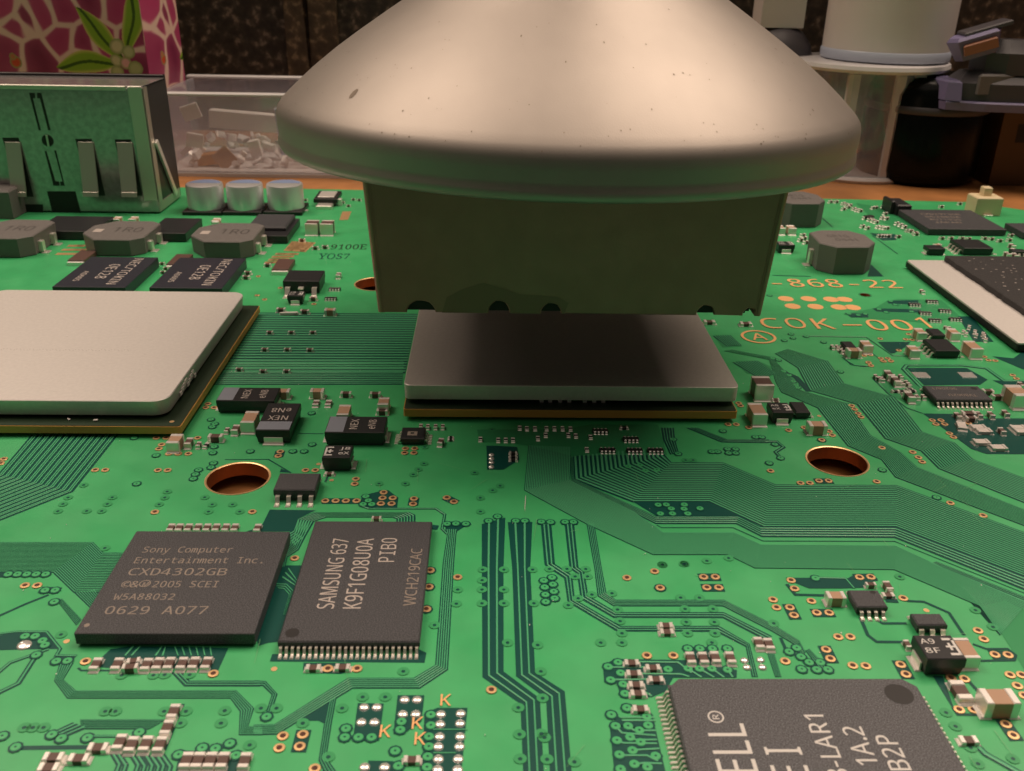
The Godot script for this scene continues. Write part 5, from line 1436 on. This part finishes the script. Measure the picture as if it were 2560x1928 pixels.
# ---------- behind the board ----------
func carton_print() -> ImageTexture:
	# petals as cells round hand-placed centres, pale veins between them, and leaves; a 66 by 66 mm face seen from the front
	var w := 420
	var im := Image.create(w, w, false, Image.FORMAT_RGB8)
	var rng := RandomNumberGenerator.new()
	rng.seed = 5
	var seeds := []
	for p in [v(-136.87,39.19), v(-121.78,38.33), v(-114.39,40.67), v(-108.11,39.11), v(-137.7,29.57), v(-130.3,27.38), v(-123.13,31.81), v(-117.86,31.04), v(-132.45,36.19), v(-134.59,34.47), v(-105.33,32.09), v(-112.28,31.98), v(-119.49,25.22), v(-104.83,25.45), v(-127.99,37.67)]:
		seeds.append(v((p.x + 168.0) / 66.0, (47.0 - p.y) / 66.0))
	for k in 9:
		var q := v(rng.randf(), rng.randf())
		if q.x > 0.45 and q.y < 0.5: continue
		seeds.append(q)
	var leaves := []
	for l in [[v(-113.29,33.11), 0.85, 1.4], [v(-104.41,36.09), 4.95, 1.4], [v(-118.19,25.68), 3.05, 1.45]]:
		leaves.append([v((l[0].x + 168.0) / 66.0, (47.0 - l[0].y) / 66.0), l[1], l[2]])
	var buds := []
	for q in [[v(-108.93,30.32), 0.03, lin(0.62, 0.55, 0.3)], [v(-106.17,28.63), 0.026, lin(0.5, 0.5, 0.25)], [v(-110.1,26.83), 0.024, lin(0.6, 0.55, 0.3)], [v(-107.8,25.99), 0.024, lin(0.75, 0.4, 0.36)], [v(-105.62,24.26), 0.03, lin(0.45, 0.45, 0.2)], [v(-110.57,23.89), 0.026, lin(0.5, 0.5, 0.22)], [v(-136.73,25.54), 0.024, lin(0.62, 0.08, 0.03)], [v(-137.03,26.99), 0.014, lin(0.5, 0.2, 0.08)]]:
		buds.append([v((q[0].x + 168.0) / 66.0, (47.0 - q[0].y) / 66.0), q[1], q[2]])
	var deep := lin(0.48, 0.05, 0.16)
	var cream := lin(0.78, 0.56, 0.46)
	for j in w:
		for i in w:
			var p := v((i + 0.5) / w, (j + 0.5) / w)
			p += v(sin(p.y * 31.0) * 0.006, sin(p.x * 27.0) * 0.006)
			var d1 := 9.0
			var d2 := 9.0
			var who := 0
			for k in seeds.size():
				var d: float = p.distance_to(seeds[k])
				if d < d1:
					d2 = d1
					d1 = d
					who = k
				elif d < d2:
					d2 = d
			var e := d2 - d1
			var c := deep.darkened(0.35 * fmod(who * 0.37, 1.0)).lerp(lin(0.5, 0.12, 0.2), clampf(0.6 - e * 6.0, 0.0, 0.5))
			c = c.lerp(cream, smoothstep(0.03, 0.01, e))
			for l in leaves:
				var q: Vector2 = (p - l[0]).rotated(-l[1])
				var x: float = q.x / (0.088 * l[2])
				var y: float = q.y / (0.03 * l[2])
				var s := absf(y) / maxf(0.02, 1.0 - x * x)
				if absf(x) < 1.0 and s < 1.0:
					c = lin(0.25, 0.42, 0.03).lerp(lin(0.6, 0.55, 0.16), smoothstep(0.6, 1.0, s))
					if absf(y + x * x * 0.2) < 0.13: c = lin(0.05, 0.11, 0.01)
			for q in buds:
				var e2: float = p.distance_to(q[0]) / q[1]
				if e2 < 1.0: c = q[2].lerp(lin(0.3, 0.33, 0.12), smoothstep(0.5, 1.0, e2))
			im.set_pixel(i, j, c)
	return ImageTexture.create_from_image(im)

func carton() -> void:
	var o := thing("flower_carton", "tall carton printed with magenta orchids and green leaves behind the tin shell", "carton", -135, -150, -3)
	var m := mat(Color.WHITE, 0.45)
	m.albedo_texture = carton_print()
	var right := -101.8 + 135.0
	var f := B.new()
	var c := [Vector3(-33, 0, 15), Vector3(right, 0, 15), Vector3(right, 66, 15), Vector3(-33, 66, 15)]
	f.quad(c[0], c[1], c[2], c[3], Vector3.BACK)
	for k in f.v.size():
		f.uv.append(v((f.v[k].x / MM + 33.0) / 66.0, (50.0 - f.v[k].y / MM) / 66.0))
	part("printed_front", f.mesh(), m, o)
	var s := B.new()
	s.quad(Vector3(right, 0, 15), Vector3(right, 0, -15), Vector3(right, 66, -15), Vector3(right, 66, 15), Vector3.RIGHT)
	for k in s.v.size():
		s.uv.append(v(0.5 - s.v[k].z / MM / 90.0, (50.0 - s.v[k].y / MM) / 66.0))
	part("printed_side", s.mesh(), m, o)
	part("back", block(-33, right - 0.3, 0.0, 65.8, -15, 14.7, 0.2), M.paper, o)

func behind() -> void:
	carton()
	# clear tray with odds and ends inside
	var tray := thing("clear_plastic_tray", "clear plastic tray with pale bits inside, between the carton and the nozzle", "tray", -75, -150, -3)
	part("floor", block(-26, 40, 0.0, 1.2, -18, 20, 0.3), M.cloudy, tray)
	part("front_wall", block(-26, 40, 1.2, 21.5, 18.8, 20, 0.3), M.clear, tray)
	part("rear_wall", block(-26, 40, 1.2, 21.5, -18, -16.8, 0.3), M.clear, tray)
	part("end_wall", block(-26, -24.8, 1.2, 21.5, -16.8, 18.8, 0.3), M.clear, tray)
	part("end_wall", block(38.8, 40, 1.2, 21.5, -16.8, 18.8, 0.3), M.clear, tray)
	part("rim", block(-27, 41, 21.5, 22.3, 18.4, 21.0, 0.3), M.cloudy, tray)
	part("rim", block(-27, 41, 21.5, 22.3, -19, -16.4, 0.3), M.cloudy, tray)
	for q in [["white_card", "white card lying high across the clear tray", "card", -80, -148, 8.5, 22, 5.0, 3.0, -4.0, M.paper], ["white_label", "small white label leaning in the left of the clear tray", "label", -93, -140, 12.5, 5.0, 4.2, 0.6, 18.0, M.paper], ["white_label", "lower white label in the left of the clear tray", "label", -93.5, -139, 5.0, 4.6, 4.0, 0.6, -10.0, M.paper], ["tan_sachet", "tan diamond-shaped sachet standing at the bottom of the clear tray", "sachet", -83, -136, 0.8, 5.2, 5.2, 0.5, 40.0, M.tan], ["white_peg", "small white peg near the middle of the clear tray", "peg", -75.6, -137, 3.2, 3.0, 4.6, 2.0, 12.0, M.paper], ["grey_card", "grey card standing behind the nozzle edge in the clear tray", "card", -66, -142, 3.0, 8.0, 13.0, 1.0, 5.0, M.white_rim], ["brown_scrap", "brown scrap on the floor of the clear tray", "scrap", -89, -139, 0.6, 7.0, 3.0, 4.0, 8.0, M.laminate]]:
		var t := thing(q[0], q[1], q[2], q[3], q[4], -3.0 + 1.2)
		var b := B.new()
		b.xf = Transform3D(Basis(Vector3.BACK, deg_to_rad(q[9])), Vector3(0, q[5], 0))
		b.box(0, 0, 0, q[6], q[7], q[8], 0.3)
		part("body", b.mesh(), q[10], t)
	var heap := thing("plastic_scraps", "jumble of small clear and brown scraps along the floor of the clear tray", "scraps", -75, -150, -1.8)
	heap.set_meta("kind", "stuff")
	var rng := RandomNumberGenerator.new()
	rng.seed = 12
	var piles := [B.new(), B.new(), B.new()]
	for k in 60:
		var b: B = piles[k % 3]
		b.xf = Transform3D(Basis.from_euler(Vector3(rng.randf_range(-0.9, 0.9), rng.randf() * 6.0, rng.randf_range(-0.9, 0.9))), Vector3(rng.randf_range(-22, 30), rng.randf_range(0.6, 5.5), rng.randf_range(-10, 15)))
		b.box(0, -0.5, 0, rng.randf_range(0.8, 4.0), rng.randf_range(0.6, 2.2), rng.randf_range(0.6, 2.6), 0.15)
	for k in 3:
		part("scraps", piles[k].mesh(), [M.cloudy, M.paper, M.tin][k], heap, "", true)
	# right: clear pot with a lid, a white roll on it, a black jar, an amber block and a toy boot on it
	var pot := thing("clear_pot", "clear pot with a pale lid standing behind the nozzle's right edge", "pot", 97, -150, -3)
	part("side", turned_shape([v(17, 0.4), v(18, 1.5), v(18.4, 29.4)], 0, 0), M.clear, pot)
	part("base", turned_shape([v(0, 0.0), v(18.6, 0.0), v(19, 0.8), v(18.6, 1.6), v(0, 1.6)], 0, 0), M.cloudy, pot)
	part("lid", turned_shape([v(18.4, 29.4), v(21.4, 29.6), v(21.9, 30.4), v(21.6, 31.4), v(0, 31.8)], 0, 0), M.cloudy, pot)
	for a in [[8.6, 16.4, 1.5], [-9.0, 15.4, 1.6], [3.2, 17.0, 1.3]]:
		part("rib", block(a[0] - a[2], a[0] + a[2], 1.6, 29.2, a[1] - 1.0, a[1] + 0.4, 0.3), M.cloudy, pot)
	var roll := thing("white_plastic_tub", "wide off-white plastic tub on the pale lid, cut by the top edge", "tub", 101.5, -151, 28.8)
	part("side", turned_shape([v(0, 0.3), v(16.6, 0.3), v(17.3, 0.9), v(17.3, 60), v(0, 60)], 0, 0, 64), M.white_plastic, roll)
	part("foot_ring", turned_shape([v(16.4, 0.0), v(17.4, 0.1), v(17.6, 0.7), v(17.6, 2.4), v(17.3, 2.8)], 0, 0, 64), M.white_rim, roll)
	var jar := thing("black_glass_jar", "squat glossy black jar below the toy boot", "jar", 113, -143, -3)
	part("glass", turned_shape([v(0, 0.0), v(14.2, 0.0), v(16.0, 1.5), v(16.4, 4), v(16.4, 24), v(15.2, 27.2), v(13.0, 28.6), v(0, 28.8)], 0, 0, 64), M.jar_black, jar)
	part("shoulder_ring", turned_shape([v(16.4, 19.4), v(16.75, 19.8), v(16.75, 21.0), v(16.4, 21.4)], 0, 0, 64), M.slate, jar)
	var am := thing("amber_block", "dark amber block at the right edge under the toy boot", "block", 147, -140, -3)
	part("body", block(-17, 30, 0.0, 21.2, -14, 8, 0.6), M.amber, am)
	part("slot", block(-12.4, -9.2, 12.0, 17.0, 8.0, 8.06), M.black, am)
	boot()
	var bot := thing("grey_bottle", "grey bottle with a square white cap beyond the nozzle's right shoulder", "bottle", 74.5, -165, -3)
	part("glass", turned_shape([v(0, 0.0), v(10, 0.0), v(10.6, 1.0), v(10.6, 30), v(9.6, 34.2), v(7.0, 37.5), v(5.0, 38.6), v(0, 38.8)], 0, 0, 40), M.slate, bot)
	part("cap", block(-7.0, 5.6, 38.8, 64, -5, 5, 0.8), M.white_plastic, bot)

# a toy's chunky boot: lilac sole, dark slab-sided upper, a cuff with an orange inset
func boot() -> void:
	var o := thing("toy_boot", "dark grey toy boot with a lilac sole at the top right corner", "toy", 127.5, -127, 18.6, -9.0)
	var sole := B.new()
	sole.prism(PackedVector2Array([v(-20, -1), v(-17.5, 5.5), v(-8, 7.2), v(26, 7.2), v(26, -8), v(-14, -8), v(-19, -5)]), 0.0, 2.4, 0.4, 0.3)
	part("sole", sole.mesh(), M.lilac, o)
	var toe := B.new()
	toe.prism(PackedVector2Array([v(-19.6, -1), v(-17.6, 4.8), v(-14.5, 6.2), v(-14.5, -7), v(-18.6, -4.6)]), 2.4, 7.4, 0.5, -0.4)
	part("toe_cap", toe.mesh(), M.lilac, o)
	var up := B.new()
	up.prism(PackedVector2Array([v(-16.6, -3), v(-15, 4.6), v(-7, 6.2), v(26, 6.2), v(26, -7), v(-12, -7)]), 2.4, 9.6, 2.8)
	up.prism(PackedVector2Array([v(-11, -4), v(-9, 3.2), v(-4, 4.8), v(26, 4.8), v(26, -6), v(-7, -6)]), 9.0, 17.5, 3.2, 0.2)
	part("upper", up.mesh(), M.slate, o)
	var panel := B.new()
	panel.xf = Transform3D(Basis(Vector3.UP, 0.28), Vector3(-8, 6.5, 5.6))
	panel.box(2, -2.2, 0, 9.5, 5.0, 1.2, 0.5)
	part("side_panel", panel.mesh(), M.ferrite, o)
	var cuff := B.new()
	cuff.xf = Transform3D(Basis(Vector3.BACK, 0.32), Vector3(-11.0, 13.4, 5.0))
	cuff.prism(PackedVector2Array([v(-6.8, -4), v(-5.2, 0.8), v(4.8, 0.8), v(6.8, -4), v(4, -8), v(-4.5, -8)]), 0.0, 6.0, 0.8, 1.4)
	part("tongue", cuff.mesh(), M.lilac, o)
	var inset := B.new()
	inset.xf = Transform3D(Basis(Vector3.BACK, 0.32), Vector3(-11.0, 13.4, 6.0))
	inset.box(0, 1.4, -0.1, 8.2, 2.8, 0.8, 0.5)
	part("orange_inset", inset.mesh(), M.rust, o)
	var dark := B.new()
	dark.xf = Transform3D(Basis(Vector3.BACK, 0.32), Vector3(-10.6, 19.6, 1.2))
	dark.box(0.4, 0, 0, 11.5, 1.1, 7.6, 0.3)
	part("ankle_band", dark.mesh(), M.slate, o)
	part("shin", block(4.5, 26, 17.5, 45, -5, 3.6, 1.2), M.slate, o)
	part("shin_plate", block(6.5, 26, 21.0, 45, 3.6, 5.0, 0.5), M.lilac, o)

# ---------- loose things on the board ----------
func debris() -> void:
	var pad := thing("thermal_pad", "dark grey rubbery thermal pad lying on the metal-faced chip at the right", "thermal pad", 96.0, -24.0, 1.62)
	var pb := B.new()
	var rng := RandomNumberGenerator.new()
	rng.seed = 9
	var rag := PackedVector2Array()
	for k in 40: rag.append(v(-18.6 + rng.randf_range(-0.12, 0.12), -20.8 + k * 1.06))
	rag.append(v(16.5, 20.6))
	rag.append(v(16.5, -20.8))
	pb.prism(rag, 0.0, 1.05, 0.12)
	part("sheet", pb.mesh(), M.pad, pad)
	var sc := B.new()
	for k in 34: sc.box(rng.randf_range(-17, -8), 1.05, rng.randf_range(-19, 0), rng.randf_range(0.1, 0.5), 0.02, rng.randf_range(0.1, 0.35))
	part("scuff", sc.mesh(), M.print, pad, "", true)
	var bits := [["white_flake", "white shaving on the dark lines beyond the processor's corner", "flake", v(-43.16,-15.95), 3.0, 1.0, 0.5, 8.0, 0.0], ["fluff_speck", "pale speck of fluff hanging at the near edge of the processor lid", "fluff", v(-58.39,25.07), 0.55, 0.3, 0.35, 20.0, 1.57], ["fluff_speck", "smaller speck of fluff left along the processor's near edge", "fluff", v(-61.76,24.77), 0.5, 0.2, 0.3, -30.0, 1.57], ["copper_hair", "fine pale hair lying across the bare board in front of the nozzle", "hair", v(-6.46,40.89), 0.06, 0.05, 3.6, -4.0, 0.0]]
	for b in bits:
		var t := thing(b[0], b[1], b[2], b[3].x, b[3].y, b[8] + 0.08, b[7])
		var m := B.new()
		m.prism(PackedVector2Array([v(-b[4] / 2, -b[6] * 0.3), v(-b[4] * 0.2, -b[6] / 2), v(b[4] / 2, -b[6] * 0.35), v(b[4] * 0.45, b[6] * 0.45), v(-b[4] * 0.1, b[6] * 0.3), v(-b[4] * 0.45, b[6] * 0.1)]), 0.0, b[5] * 0.5, b[5] * 0.1)
		part("body", m.mesh(), M.paper, t)
